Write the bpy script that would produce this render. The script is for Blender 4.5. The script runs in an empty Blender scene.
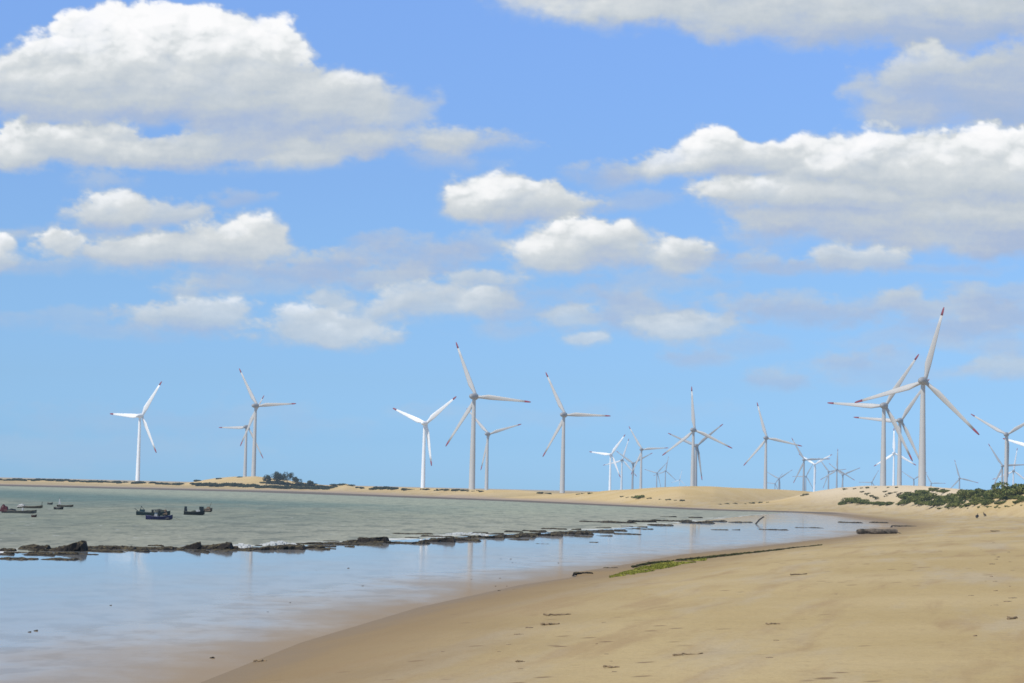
import bpy, math, random
import numpy as np
from mathutils import Vector, Matrix, noise as mnoise

random.seed(7); rng = np.random.default_rng(7)
sc = bpy.context.scene
COL = sc.collection
R = math.radians

# ------------------------------------------------------------------ camera
W, HH, F = 1024.0, 683.0, 2133.0
CAMZ = 6.0
PITCH = math.atan((489.0 - 341.5) / F)
ROLL = R(1.35)
CM = (Matrix.Rotation(R(90) + PITCH, 4, 'X') @ Matrix.Rotation(ROLL, 4, 'Z'))
cam_d = bpy.data.cameras.new('camera'); cam = bpy.data.objects.new('camera', cam_d)
COL.objects.link(cam); sc.camera = cam
cam_d.sensor_width = 36; cam_d.lens = F / W * 36
cam_d.clip_start = 0.5; cam_d.clip_end = 120000
cam.matrix_world = Matrix.Translation((0, 0, CAMZ)) @ CM
C3 = np.array(CM.to_3x3())

def ray(px, py):
    v = C3 @ np.array([(px - W/2)/F, -(py - HH/2)/F, -1.0])
    return v / v[1]                                   # unit step in Y
def P(px, py, Y):                                     # real point at distance Y seen at a pixel
    r = ray(px, py); return (r[0]*Y, Y, CAMZ + r[2]*Y)
def G(px, py, z=0.0):                                 # point on the level z
    r = ray(px, py); Y = (z - CAMZ)/r[2]; return (r[0]*Y, Y)
def uv(px, py):
    r = ray(px, py); return r[0], r[2]

# ------------------------------------------------------------------ helpers
def tag(o, label=None, cat=None, group=None, kind=None):
    if label: o['label'] = label
    if cat: o['category'] = cat
    if group: o['group'] = group
    if kind: o['kind'] = kind
    return o
def empty(name, loc=(0, 0, 0), rz=0.0):
    o = bpy.data.objects.new(name, None); COL.objects.link(o)
    o.location = loc; o.rotation_euler = (0, 0, rz); o.empty_display_size = 0.5
    return o
def mesh_obj(name, V, Fc, mat, parent=None, smooth=False, mats=None, fm=None):
    me = bpy.data.meshes.new(name)
    me.from_pydata([tuple(map(float, v)) for v in V], [], [tuple(map(int, f)) for f in Fc]); me.update()
    if mats:
        for m in mats: me.materials.append(m)
        me.polygons.foreach_set('material_index', fm)
    else: me.materials.append(mat)
    if smooth: me.polygons.foreach_set('use_smooth', [True]*len(me.polygons))
    o = bpy.data.objects.new(name, me); COL.objects.link(o)
    if parent: o.parent = parent
    return o
def np_mesh(name, V, Q, mat, smooth=False):           # fast quad mesh
    me = bpy.data.meshes.new(name)
    me.vertices.add(len(V)); me.vertices.foreach_set('co', np.asarray(V, dtype=np.float32).ravel())
    n = len(Q); k = Q.shape[1]
    me.loops.add(n*k); me.loops.foreach_set('vertex_index', Q.astype(np.int32).ravel())
    me.polygons.add(n); me.polygons.foreach_set('loop_start', np.arange(0, n*k, k, dtype=np.int32))
    if smooth: me.polygons.foreach_set('use_smooth', np.ones(n, dtype=bool))
    me.materials.append(mat); me.update(calc_edges=True)
    return me
def link(name, me, parent=None):
    o = bpy.data.objects.new(name, me); COL.objects.link(o)
    if parent: o.parent = parent
    return o
def children(o): return [c for c in COL.objects if c.parent is o]
class MB:
    def __init__(s): s.V = []; s.F = []
    def add(s, V, Fc):
        b = len(s.V); s.V += [tuple(v) for v in V]; s.F += [tuple(i+b for i in f) for f in Fc]
    def box(s, c, d, rz=0, taper=1.0):
        V = []
        for z in (-1, 1):
            t = taper if z > 0 else 1
            for x, y in ((-1,-1),(1,-1),(1,1),(-1,1)):
                X, Y = x*d[0]/2*t, y*d[1]/2*t
                V.append((c[0]+X*math.cos(rz)-Y*math.sin(rz), c[1]+X*math.sin(rz)+Y*math.cos(rz), c[2]+z*d[2]/2))
        s.add(V, [(0,3,2,1),(4,5,6,7),(0,1,5,4),(1,2,6,5),(2,3,7,6),(3,0,4,7)])
    def tube(s, pts, rad, n=10, caps=True):
        pts = [Vector(p) for p in pts]
        if not hasattr(rad, '__len__'): rad = [rad]*len(pts)
        V = []; Fc = []
        for i, p in enumerate(pts):
            t = (pts[min(i+1, len(pts)-1)] - pts[max(i-1, 0)]).normalized()
            a = Vector((0, 0, 1)) if abs(t.z) < 0.9 else Vector((1, 0, 0))
            u = t.cross(a).normalized(); w = t.cross(u)
            for k in range(n):
                an = 2*math.pi*k/n
                V.append(p + (u*math.cos(an) + w*math.sin(an))*rad[i])
        for i in range(len(pts)-1):
            for k in range(n):
                a, b = i*n+k, i*n+(k+1) % n
                Fc.append((a, b, b+n, a+n))
        if caps:
            Fc.append(tuple(range(n-1, -1, -1))); Fc.append(tuple(range((len(pts)-1)*n, len(pts)*n)))
        s.add(V, Fc)
    def build(s, name, mat, parent=None, smooth=False): return mesh_obj(name, s.V, s.F, mat, parent, smooth)

# ------------------------------------------------------------------ node helpers
class NT:
    def __init__(s, nt): s.nt = nt; s.n = nt.nodes; s.l = nt.links
    def node(s, t, **kw):
        n = s.n.new(t)
        for k, v in kw.items(): setattr(n, k, v)
        return n
    def set(s, sock, v):
        if hasattr(v, 'is_output') or isinstance(v, bpy.types.NodeSocket): s.l.new(v, sock)
        else: sock.default_value = v
    def m(s, op, a, b=None, c=None, clamp=False):
        n = s.node('ShaderNodeMath', operation=op); n.use_clamp = clamp
        s.set(n.inputs[0], a)
        if b is not None: s.set(n.inputs[1], b)
        if c is not None: s.set(n.inputs[2], c)
        return n.outputs[0]
    def vm(s, op, a, b=None, c=None):
        n = s.node('ShaderNodeVectorMath', operation=op)
        s.set(n.inputs[0], a)
        if b is not None: s.set(n.inputs[1], b)
        if c is not None: s.set(n.inputs[2], c)
        return n.outputs['Value'] if op in ('LENGTH', 'DOT_PRODUCT', 'DISTANCE') else n.outputs[0]
    def mr(s, v, a, b, c=0.0, d=1.0, smooth=True):
        n = s.node('ShaderNodeMapRange'); n.interpolation_type = 'SMOOTHSTEP' if smooth else 'LINEAR'
        s.set(n.inputs['Value'], v); s.set(n.inputs['From Min'], a); s.set(n.inputs['From Max'], b)
        s.set(n.inputs['To Min'], c); s.set(n.inputs['To Max'], d)
        return n.outputs[0]
    def mix(s, f, a, b):
        n = s.node('ShaderNodeMix'); n.data_type = 'RGBA'
        s.set(n.inputs[0], f); s.set(n.inputs[6], a if not isinstance(a, tuple) else (*a[:3], 1)); s.set(n.inputs[7], b if not isinstance(b, tuple) else (*b[:3], 1))
        return n.outputs[2]
    def mixf(s, f, a, b):
        n = s.node('ShaderNodeMix'); n.data_type = 'FLOAT'
        s.set(n.inputs[0], f); s.set(n.inputs[2], a); s.set(n.inputs[3], b)
        return n.outputs[0]
    def mixs(s, f, a, b):
        n = s.node('ShaderNodeMixShader'); s.set(n.inputs[0], f); s.l.new(a, n.inputs[1]); s.l.new(b, n.inputs[2]); return n.outputs[0]
    def noise(s, vec, scale, detail=3, rough=0.5, lac=2.0):
        n = s.node('ShaderNodeTexNoise'); s.set(n.inputs['Vector'], vec)
        n.inputs['Scale'].default_value = scale; n.inputs['Detail'].default_value = detail; n.inputs['Roughness'].default_value = rough
        n.inputs['Lacunarity'].default_value = lac
        return n
    def pos(s): return s.node('ShaderNodeNewGeometry').outputs['Position']
    def attr(s, name): n = s.node('ShaderNodeAttribute', attribute_name=name); return n.outputs['Fac']
    def bump(s, h, strength=0.5, dist=0.1):
        n = s.node('ShaderNodeBump'); n.inputs['Strength'].default_value = strength; n.inputs['Distance'].default_value = dist
        s.set(n.inputs['Height'], h); return n.outputs[0]
    def bsdf(s, color, rough=0.8, spec=0.3, normal=None, metal=0):
        n = s.node('ShaderNodeBsdfPrincipled'); s.set(n.inputs['Base Color'], color if not isinstance(color, tuple) else (*color[:3], 1))
        s.set(n.inputs['Roughness'], rough); n.inputs['Specular IOR Level'].default_value = spec; n.inputs['Metallic'].default_value = metal
        if normal: s.l.new(normal, n.inputs['Normal'])
        return n.outputs[0]

HAZE = bpy.data.node_groups.new('painted_haze', 'ShaderNodeTree')  # distance haze painted as bluish emission mixed into the surface materials
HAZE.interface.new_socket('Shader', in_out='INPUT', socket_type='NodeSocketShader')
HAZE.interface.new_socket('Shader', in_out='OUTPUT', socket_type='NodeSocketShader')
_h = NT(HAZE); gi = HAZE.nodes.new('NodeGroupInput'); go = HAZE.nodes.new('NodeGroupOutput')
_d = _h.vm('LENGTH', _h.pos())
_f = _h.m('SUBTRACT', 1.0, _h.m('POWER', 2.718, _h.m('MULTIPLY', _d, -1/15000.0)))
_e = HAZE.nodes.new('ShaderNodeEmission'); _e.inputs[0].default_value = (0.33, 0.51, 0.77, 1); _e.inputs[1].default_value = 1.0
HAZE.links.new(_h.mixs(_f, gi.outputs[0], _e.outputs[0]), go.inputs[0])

def material(name, fn, painted_haze=True):
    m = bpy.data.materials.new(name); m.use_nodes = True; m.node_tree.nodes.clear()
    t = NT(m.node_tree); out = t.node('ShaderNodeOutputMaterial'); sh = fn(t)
    if painted_haze:
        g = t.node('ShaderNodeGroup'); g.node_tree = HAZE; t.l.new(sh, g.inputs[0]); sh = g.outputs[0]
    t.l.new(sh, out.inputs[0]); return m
def paint(name, c, rough=0.5, var=0.12, scale=1.5, spec=0.3, c2=None):
    def fn(t):
        p = t.node('ShaderNodeTexCoord').outputs['Object']
        n = t.noise(p, scale, 4, 0.6).outputs[0]
        d = c2 or tuple(x*(1-var*2.5) for x in c)
        return t.bsdf(t.mix(t.mr(n, 0.3, 0.7), c, d), rough, spec)
    return material(name, fn)

M = {}
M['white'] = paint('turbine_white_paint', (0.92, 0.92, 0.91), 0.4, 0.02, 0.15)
M['grey'] = paint('turbine_cloud_shade_grey', (0.52, 0.51, 0.49), 0.5, 0.02, 0.15)  # white turbines under cloud: the shade is put into the colour
M['shade_dark'] = paint('turbine_cloud_shade_dark', (0.33, 0.34, 0.35), 0.5, 0.02, 0.15)  # far turbines, cloud shade and haze darkened into the same paint
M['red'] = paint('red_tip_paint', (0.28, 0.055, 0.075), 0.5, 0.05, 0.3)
M['nacelle_shade'] = paint('nacelle_cloud_shade', (0.34, 0.34, 0.34), 0.5, 0.03, 0.3)  # nacelle of the cloud-shaded turbines, shade painted into its colour

# ------------------------------------------------------------------ coast and terrain heights
near = [(200,683),(300,643),(420,607),(520,585),(600,573),(680,558),(760,549),(850,538),(885,531),(902,526)]
far = [(880,521),(850,517),(810,513),(700,510),(600,505.5),(500,501),(375,496.5),(250,492),(125,489),(0,486)]
coast = [(-9000,-9000),(-3000,-3000),(-150,-300),(-50,-40),(-18,22),(-12.5,45)] + [G(*p) for p in near] + [G(*p) for p in far] + [(-700,1440),(-1500,1500),(-4000,1700),(-30000,3500),(-30000,-9000)]
coast = np.array(coast)
def sdist(x, y):
    """distance to the shore line, positive on land"""
    x = np.asarray(x, float); y = np.asarray(y, float)
    d2 = np.full(x.shape, 1e18); inside = np.zeros(x.shape, bool)
    n = len(coast)
    for i in range(n):
        ax, ay = coast[i]; bx, by = coast[(i+1) % n]
        ex, ey = bx-ax, by-ay; wx, wy = x-ax, y-ay
        t = np.clip((wx*ex+wy*ey)/(ex*ex+ey*ey), 0, 1)
        d2 = np.minimum(d2, (wx-ex*t)**2+(wy-ey*t)**2)
        c = (ay > y) != (by > y)
        with np.errstate(divide='ignore', invalid='ignore'):
            xi = ax+(y-ay)*ex/np.where(ey == 0, 1e-9, ey)
        inside ^= c & (x < xi)
    d = np.sqrt(d2); return np.where(inside, -d, d)
def vnoise(x, y, s, seed=0):
    """smooth value noise"""
    x = np.asarray(x)/s+seed*17.3; y = np.asarray(y)/s+seed*9.1
    xi = np.floor(x); yi = np.floor(y); fx = x-xi; fy = y-yi
    fx = fx*fx*(3-2*fx); fy = fy*fy*(3-2*fy)
    def h(a, b):
        v = np.sin(a*127.1+b*311.7+seed*74.7)*43758.5453; return v-np.floor(v)
    return (h(xi,yi)*(1-fx)+h(xi+1,yi)*fx)*(1-fy)+(h(xi,yi+1)*(1-fx)+h(xi+1,yi+1)*fx)*fy
def ss(v, a, b):
    t = np.clip((v-a)/(b-a), 0, 1); return t*t*(3-2*t)
def ridge(pts, sf, sb):
    a = []
    for px, py, Y in pts:
        p = P(px, py, Y); a.append((p[0]/Y, Y, p[2]))
    a = np.array(a); return a[:, 0], a[:, 1], a[:, 2], sf, sb
ridges = [
 ridge([(-900,480,1700),(-500,473,1700),(-100,478.5,1650),(0,479.5,1650),(50,480,1640),(110,482.5,1620),(150,483,1600),(180,484,1600),(215,478.5,1590),(235,476.5,1580),(255,476.2,1570),(272,478.5,1560),(300,482,1560),(328,485.6,1540),(338,484.6,1520),(346,483.8,1510),(356,486.3,1500),(385,487.2,1450),(425,488,1380),(450,489,1330),(478,489.8,1290),(500,491,1250),(560,494,1250),(640,500,1250)], 55, 260),
 ridge([(400,500,1250),(470,492,1220),(492,489.6,1200),(515,489.6,1200),(535,491,1190),(552,494,1180),(600,500,1170)], 40, 120),
 ridge([(470,500,1150),(500,498,1120),(540,495.5,1080),(575,492.5,1040),(605,490.3,1000),(640,487.8,960),(680,486.4,960),(715,486.8,980),(745,488,1020),(785,490,1080),(815,492,1120),(850,494,1150),(900,497,1150),(1100,497,1150)], 60, 150),
 ridge([(745,505,960),(780,499.5,950),(800,494.5,940),(820,490.0,930),(840,487.0,910),(870,485.2,880),(900,485.2,840),(925,486.2,800),(950,488.5,740),(980,490,670),(1024,491,590),(1100,492,500),(1250,494,430),(1500,490,400)], 70, 150),
]
SEED = 3
def H(x, y, full=False):
    x = np.asarray(x, float); y = np.asarray(y, float)
    d = sdist(x, y)
    farw = ss(y, 430, 700)
    dp = np.maximum(d, 0)
    zn = 4.7*(1-np.exp(-0.105*dp/4.7))
    zf = 4.0*(1-np.exp(-0.026*dp/4.0))
    z = zn*(1-farw)+zf*farw
    und = (vnoise(x, y, 14, 1)-.5)*0.30+(vnoise(x, y, 5, 2)-.5)*0.10+(vnoise(x, y, 1.7, 5)-.5)*0.025
    z = z+und*ss(dp, 1, 14)
    z = z + (vnoise(x, y, 60, 6)-.5)*0.9*ss(dp, 20, 90)
    z = np.where(d < 0, np.maximum(-0.6, d*0.05), z)
    yy = np.maximum(y, 60); t = x/yy
    duneness = np.zeros_like(z)
    for rt, rY, rz, sf, sb in ridges:
        Yc = np.interp(t, rt, rY); zt = np.interp(t, rt, rz)
        wob = (vnoise(x, y*0.4, 22, 3)-.5)*0.5+(vnoise(x, y, 7, 4)-.5)*0.25
        q = (y-Yc); s = np.where(q < 0, sf, sb)
        g = np.exp(-(q/s)**2)
        r = (zt-3.2)*g+3.2*np.exp(-(q/(s*1.8))**2)+wob*g
        r = r*ss(d, 4, 50)
        k = 0.6
        hh = np.clip(0.5+0.5*(r-z)/k, 0, 1); z2 = z*(1-hh)+r*hh+k*hh*(1-hh)
        ok = (y > 150) & (d > 0)
        duneness = np.where(ok, np.maximum(duneness, g*hh), duneness)
        z = np.where(ok, z2, z)
    return (z, d, duneness) if full else z
_ys = np.exp(np.linspace(math.log(40), math.log(9000), 9000))
def Gt(px, py, ymin=40):
    """first point where the sight line through a pixel meets the terrain or the water"""
    r = ray(px, py); Y = _ys[_ys >= ymin]; zz = np.maximum(H(r[0]*Y, Y), 0.0)
    k = np.where(CAMZ+r[2]*Y <= zz)[0]
    i = k[0] if len(k) else len(Y)-1
    return float(r[0]*Y[i]), float(Y[i]), float(zz[i])
def gz(x, y): return float(max(H(np.array([x]), np.array([y]))[0], 0.0))

# one ground sheet to the horizon
ys = list(np.concatenate([[-9000,-2500,-800,-300,-120,-40,0,20,34], np.exp(np.linspace(math.log(44), math.log(2000), 700)), [2150,2400,2800,3500,5000,8000,14000,25000,45000,80000]]))
ts = np.concatenate([[-12,-7,-4,-2.5,-1.6,-1.1,-.8,-.62,-.5,-.42,-.37], np.linspace(-.33,.33,560), [.37,.42,.5,.62,.8,1.1,1.6,2.5,4,7,12]])
YY, TT = np.meshgrid(np.array(ys), ts, indexing='ij')
XX = TT*np.maximum(np.abs(YY), 60)
ZZ, DD, DU = H(XX, YY, True)
ny, nx = XX.shape
idx = np.arange(ny*nx).reshape(ny, nx)
Q = np.stack([idx[:-1,:-1], idx[:-1,1:], idx[1:,1:], idx[1:,:-1]], -1).reshape(-1, 4)

def sand_mat(t):
    p = t.pos(); d = t.attr('shore'); far_ = t.attr('farshore'); du = t.attr('dune')
    big = t.noise(p, 0.05, 5, 0.55).outputs[0]
    rot = t.node('ShaderNodeVectorRotate', rotation_type='Z_AXIS'); rot.inputs['Angle'].default_value = R(14); t.l.new(p, rot.inputs['Vector'])
    st = t.vm('MULTIPLY', rot.outputs[0], (0.42, 0.055, 1.0))
    streak = t.noise(st, 0.9, 6, 0.62).outputs[0]
    pale = t.noise(t.vm('MULTIPLY', rot.outputs[0], (0.22, 0.03, 1.0)), 1.0, 5, 0.6).outputs[0]
    fine = t.noise(p, 2.2, 6, 0.7).outputs[0]
    dry = t.mix(t.mr(big, 0.35, 0.65), (0.46, 0.345, 0.168), (0.52, 0.40, 0.212))
    dry = t.mix(t.m('MULTIPLY', t.mr(streak, 0.48, 0.66), 0.52), dry, (0.35, 0.235, 0.125))
    dry = t.mix(t.m('MULTIPLY', t.mr(pale, 0.48, 0.66), 0.6), dry, (0.47, 0.39, 0.27))
    dry = t.mix(t.m('MULTIPLY', t.mr(fine, 0.52, 0.72), 0.35), dry, (0.30, 0.20, 0.115))
    duc = t.mix(t.mr(big, 0.35, 0.65), (0.60, 0.435, 0.195), (0.64, 0.48, 0.25))
    duc = t.mix(t.attr('pale'), duc, (0.68, 0.55, 0.37))
    dry = t.mix(du, dry, duc)
    # foot prints with their pit shade painted dark, and small drift specks
    vor = t.node('ShaderNodeTexVoronoi'); vor.inputs['Scale'].default_value = 0.55; t.l.new(p, vor.inputs['Vector'])
    sel = t.noise(p, 0.11, 2).outputs[0]
    spk = t.m('MULTIPLY', t.mr(vor.outputs['Distance'], 0.20, 0.08), t.mr(sel, 0.48, 0.56))
    dry = t.mix(t.m('MULTIPLY', spk, 0.8), dry, (0.20, 0.13, 0.075))
    # damp band along the water
    wob = t.m('MULTIPLY', t.m('SUBTRACT', streak, 0.5), 9.0)
    dn = t.m('ADD', d, wob)
    damp = t.mr(dn, 13.0, 1.0)
    base = t.mix(t.m('MULTIPLY', damp, 0.9), dry, (0.285, 0.20, 0.11))
    wet = t.m('MULTIPLY', t.mr(t.m('ADD', d, t.m('MULTIPLY', wob, 0.45)), 2.6, -0.2), t.m('SUBTRACT', 1.0, far_))
    base = t.mix(t.m('MULTIPLY', wet, 0.55), base, (0.23, 0.165, 0.10))
    # tidal flat of the far shore
    tb = t.m('ADD', t.attr('tideband'), t.m('MULTIPLY', wob, 0.03))
    flat = t.m('MULTIPLY', far_, t.mr(tb, 2.2, 1.4))
    base = t.mix(t.m('MULTIPLY', flat, 0.8), base, (0.40, 0.31, 0.24))
    dark = t.m('MULTIPLY', far_, t.mr(tb, 1.25, 0.75))
    base = t.mix(t.m('MULTIPLY', dark, 0.85), base, (0.115, 0.105, 0.09))
    grit = t.noise(p, 9.0, 3, 0.7).outputs[0]
    base = t.mix(t.m('MULTIPLY', t.mr(grit, 0.45, 0.75), 0.22), base, (0.22, 0.15, 0.08))
    h = t.m('ADD', t.m('MULTIPLY', t.noise(p, 0.8, 6, 0.65).outputs[0], 0.8), t.m('MULTIPLY', fine, 0.25))
    h = t.m('SUBTRACT', h, t.m('MULTIPLY', spk, 0.15))
    nb = t.node('ShaderNodeBump'); nb.inputs['Distance'].default_value = 0.22
    t.set(nb.inputs['Height'], h); t.set(nb.inputs['Strength'], t.mr(d, 1, 9, 0.02, 0.55))
    matt = t.bsdf(base, 0.95, 0.05, nb.outputs[0])
    gl = t.node('ShaderNodeBsdfGlossy'); gl.inputs['Roughness'].default_value = 0.22; gl.inputs['Color'].default_value = (0.85, 0.85, 0.87, 1)
    fr = t.node('ShaderNodeFresnel'); fr.inputs[0].default_value = 1.33
    return t.mixs(t.m('MULTIPLY', wet, t.m('MULTIPLY', fr.outputs[0], 0.10)), matt, gl.outputs[0])
M['sand'] = material('beach_sand', sand_mat)
me = np_mesh('beach', np.stack([XX, YY, ZZ], -1).reshape(-1, 3), Q, M['sand'], True)
def vattr(me, name, v):
    a = me.attributes.new(name, 'FLOAT', 'POINT'); a.data.foreach_set('value', np.asarray(v, np.float32).ravel())
vattr(me, 'shore', DD); vattr(me, 'farshore', ss(YY, 640, 760)); vattr(me, 'dune', np.clip(DU*1.3, 0, 1)); vattr(me, 'pale', ss(XX/np.maximum(YY, 60), .128, .150)*ss(YY, 600, 720)*(1-ss(YY, 1020, 1080))); vattr(me, 'tideband', np.clip(DD/np.interp(YY, [700, 900, 1100, 1400], [7, 9, 16, 34]), -2, 6))
tag(link('ground', me), kind='structure')

# ------------------------------------------------------------------ water
reef_px = [(-150,562),(0,553.5),(80,549.5),(200,548),(300,545.5),(400,540),(470,536),(520,533.5),(600,529.5),(660,525),(700,521),(735,517),(775,513.5),(800,511.5)]
reef = np.array([G(*p) for p in reef_px])
def sea_mat(t):
    p = t.pos(); d = t.attr('shore'); r = t.attr('reefd')
    ds = t.attr('ratio')
    n1 = t.noise(t.vm('MULTIPLY', p, (0.045, 0.010, 1)), 1.0, 5, 0.6).outputs[0]
    n2 = t.noise(t.vm('MULTIPLY', p, (0.22, 0.055, 1)), 1.0, 4, 0.6).outputs[0]
    n3 = t.noise(t.vm('MULTIPLY', p, (0.9, 0.25, 1)), 1.0, 3, 0.6).outputs[0]
    c = t.mix(t.mr(n1, 0.38, 0.62), (0.28, 0.295, 0.215), (0.22, 0.245, 0.19))
    y = t.node('ShaderNodeSeparateXYZ'); t.l.new(p, y.inputs[0])
    yy = t.m('ADD', y.outputs[1], t.m('MULTIPLY', t.m('SUBTRACT', n1, 0.5), 400))
    teal = t.mr(yy, 400, 720)
    c = t.mix(t.m('MULTIPLY', teal, 0.85), c, (0.125, 0.205, 0.178))
    pale = t.mr(t.m('ADD', ds, t.m('MULTIPLY', t.m('SUBTRACT', n1, .5), 0.05)), 0.30, 0.13)
    c = t.mix(t.m('MULTIPLY', pale, 0.8), c, (0.42, 0.43, 0.30))
    nearr = t.mr(r, 70, 4)
    c = t.mix(t.m('MULTIPLY', nearr, 0.55), c, (0.36, 0.345, 0.27))
    c = t.mix(t.m('MULTIPLY', t.mr(n2, 0.49, 0.64), 0.50), c, (0.105, 0.125, 0.105))
    c = t.mix(t.m('MULTIPLY', t.mr(n3, 0.50, 0.66), 0.48), c, (0.09, 0.11, 0.10))
    c = t.mix(t.m('MULTIPLY', t.mr(n2, 0.42, 0.30), 0.35), c, (0.42, 0.43, 0.36))
    # foam at the reef and a few small whitecaps
    fo = t.m('MULTIPLY', t.mr(r, 8, 0), t.mr(t.noise(t.vm('MULTIPLY', p, (0.16, 0.10, 1)), 1, 4, .6).outputs[0], 0.52, 0.60))
    wc = t.m('MULTIPLY', t.mr(t.noise(t.vm('MULTIPLY', p, (0.5, 0.14, 1)), 1, 3, .6).outputs[0], 0.67, 0.72), 0.5)
    fo = t.m('MAXIMUM', fo, wc)
    c = t.mix(fo, c, (0.75, 0.76, 0.74))
    h = t.m('ADD', t.m('MULTIPLY', n2, 1.4), t.m('MULTIPLY', n3, 0.5))
    nb = t.bump(h, 0.6, 0.5)
    df = t.node('ShaderNodeBsdfDiffuse'); t.l.new(c, df.inputs[0]); t.l.new(nb, df.inputs['Normal'])
    gl = t.node('ShaderNodeBsdfGlossy'); gl.inputs['Roughness'].default_value = 0.35; t.l.new(nb, gl.inputs['Normal'])
    return t.mixs(t.m('MULTIPLY', t.m('SUBTRACT', 1.0, fo), 0.10), df.outputs[0], gl.outputs[0])
M['sea'] = material('green_sea_water', sea_mat)
def pool_mat(t):
    p = t.pos(); d = t.attr('shore')
    n1 = t.noise(t.vm('MULTIPLY', p, (0.10, 0.05, 1)), 1.0, 5, 0.62).outputs[0]
    n2 = t.noise(t.vm('MULTIPLY', p, (0.5, 0.28, 1)), 1.0, 4, 0.6).outputs[0]
    depth = t.m('ADD', d, t.m('MULTIPLY', t.m('SUBTRACT', n1, 0.5), 26))
    shallow = t.mr(depth, -42, -3)
    c = t.mix(shallow, (0.34, 0.34, 0.33), (0.45, 0.39, 0.33))
    c = t.mix(t.m('MULTIPLY', t.m('MULTIPLY', shallow, t.mr(n2, 0.45, 0.62)), 0.6), c, (0.27, 0.21, 0.15))
    c = t.mix(t.mr(t.m('ADD', d, t.m('MULTIPLY', t.m('SUBTRACT', n1, 0.5), 16)), -9, 0), c, (0.33, 0.235, 0.14))
    rip = t.noise(t.vm('MULTIPLY', p, (1.2, 0.5, 1)), 1.0, 3, 0.5).outputs[0]
    nb = t.bump(rip, 0.05, 0.03)
    df = t.node('ShaderNodeBsdfDiffuse'); t.l.new(c, df.inputs[0])
    gl = t.node('ShaderNodeBsdfGlossy'); t.l.new(nb, gl.inputs['Normal'])
    t.set(gl.inputs['Roughness'], t.mr(shallow, 0, 1, 0.045, 0.10)); gl.inputs['Color'].default_value = (0.97, 0.95, 0.92, 1)
    f = t.mixf(shallow, 0.82, 0.52)
    rim = t.mr(t.m('ADD', d, t.m('MULTIPLY', t.m('SUBTRACT', n1, 0.5), 20)), -13, 0.5)
    rim = t.m('MULTIPLY', rim, t.mr(t.m('ADD', n2, t.m('MULTIPLY', rim, 0.5)), 0.45, 0.8))
    f = t.m('MULTIPLY', f, t.m('SUBTRACT', 1.0, t.m('MULTIPLY', rim, 0.55)))
    f = t.m('MULTIPLY', f, t.mr(t.m('ADD', d, t.m('MULTIPLY', t.m('SUBTRACT', n2, .5), 5)), 0.3, -4.0, 0.45, 1.0))
    return t.mixs(f, df.outputs[0], gl.outputs[0])
M['pool'] = material('still_shallow_water', pool_mat)
def polyd(x, y, L):
    d2 = np.full(x.shape, 1e18)
    for (ax, ay), (bx, by) in zip(L[:-1], L[1:]):
        ex, ey = bx-ax, by-ay; wx, wy = x-ax, y-ay
        t = np.clip((wx*ex+wy*ey)/(ex*ex+ey*ey), 0, 1)
        d2 = np.minimum(d2, (wx-ex*t)**2+(wy-ey*t)**2)
    return np.sqrt(d2)
sy = np.concatenate([[-9000,-2000,-500,-100], np.exp(np.linspace(math.log(40), math.log(1800), 260)), [2500,5000,12000,30000,80000]])
stt = np.concatenate([[-12,-6,-3,-2,-1.3,-.9,-.7,-.55,-.45,-.38], np.linspace(-.33,.33,150), [.4,.6,1,2,5]])
SY, ST = np.meshgrid(sy, stt, indexing='ij'); SX = ST*np.maximum(np.abs(SY), 60)
si = np.arange(SX.size).reshape(SX.shape)
SQ = np.stack([si[:-1,:-1], si[:-1,1:], si[1:,1:], si[1:,:-1]], -1).reshape(-1, 4)
sd = sdist(SX, SY)
keep = (sd.ravel()[SQ].min(1) < 30) & (SY.ravel()[SQ].max(1) < 20000)
me = np_mesh('sea', np.stack([SX, SY, np.full(SX.shape, -0.03)], -1).reshape(-1, 3), SQ[keep], M['sea'])
vattr(me, 'shore', sd); vattr(me, 'reefd', polyd(SX, SY, reef)); vattr(me, 'ratio', np.clip(-sd/np.maximum(SY, 50), 0, 9))
tag(link('sea', me), kind='structure')
# the still pool: a fan of columns between the reef line and the beach
PV = []; PQ = []; cols = 260; rows = 90
rpts = np.vstack([[(-3000, 90), (-400, 118)], reef, [(130, 770)]])
seg = np.r_[0, np.cumsum(np.hypot(*np.diff(rpts, axis=0).T))]
u = np.r_[np.linspace(0, seg[2], 12)[:-1], np.linspace(seg[2], seg[-1], cols-11)]
rx = np.interp(u, seg, rpts[:, 0]); ry = np.interp(u, seg, rpts[:, 1])
npts = np.array([(-3000,-200),(-400,-200),(-18,22),(-6,45)] + [G(a+15, b+6) for a, b in near] + [(90,440),(100,520),(125,600),(135,700)])
ns = np.r_[0, np.cumsum(np.hypot(*np.diff(npts, axis=0).T))]
un = np.linspace(0, 1, len(u)) 
un = np.interp(u, [0, seg[1], seg[2], seg[-1]], [0, ns[1], ns[2], ns[-1]])
bx = np.interp(un, ns, npts[:, 0]); by = np.interp(un, ns, npts[:, 1])
k = np.linspace(0, 1, rows)[:, None]
PX = bx[None]*(1-k)+rx[None]*k; PY = by[None]*(1-k)+ry[None]*k
pi_ = np.arange(PX.size).reshape(PX.shape)
PQ = np.stack([pi_[:-1,:-1], pi_[:-1,1:], pi_[1:,1:], pi_[1:,:-1]], -1).reshape(-1, 4)
me = np_mesh('pool', np.stack([PX, PY, np.zeros(PX.shape)], -1).reshape(-1, 3), PQ, M['pool'])
vattr(me, 'shore', sdist(PX, PY))
tag(link('shallow_water', me), kind='structure')

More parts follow.
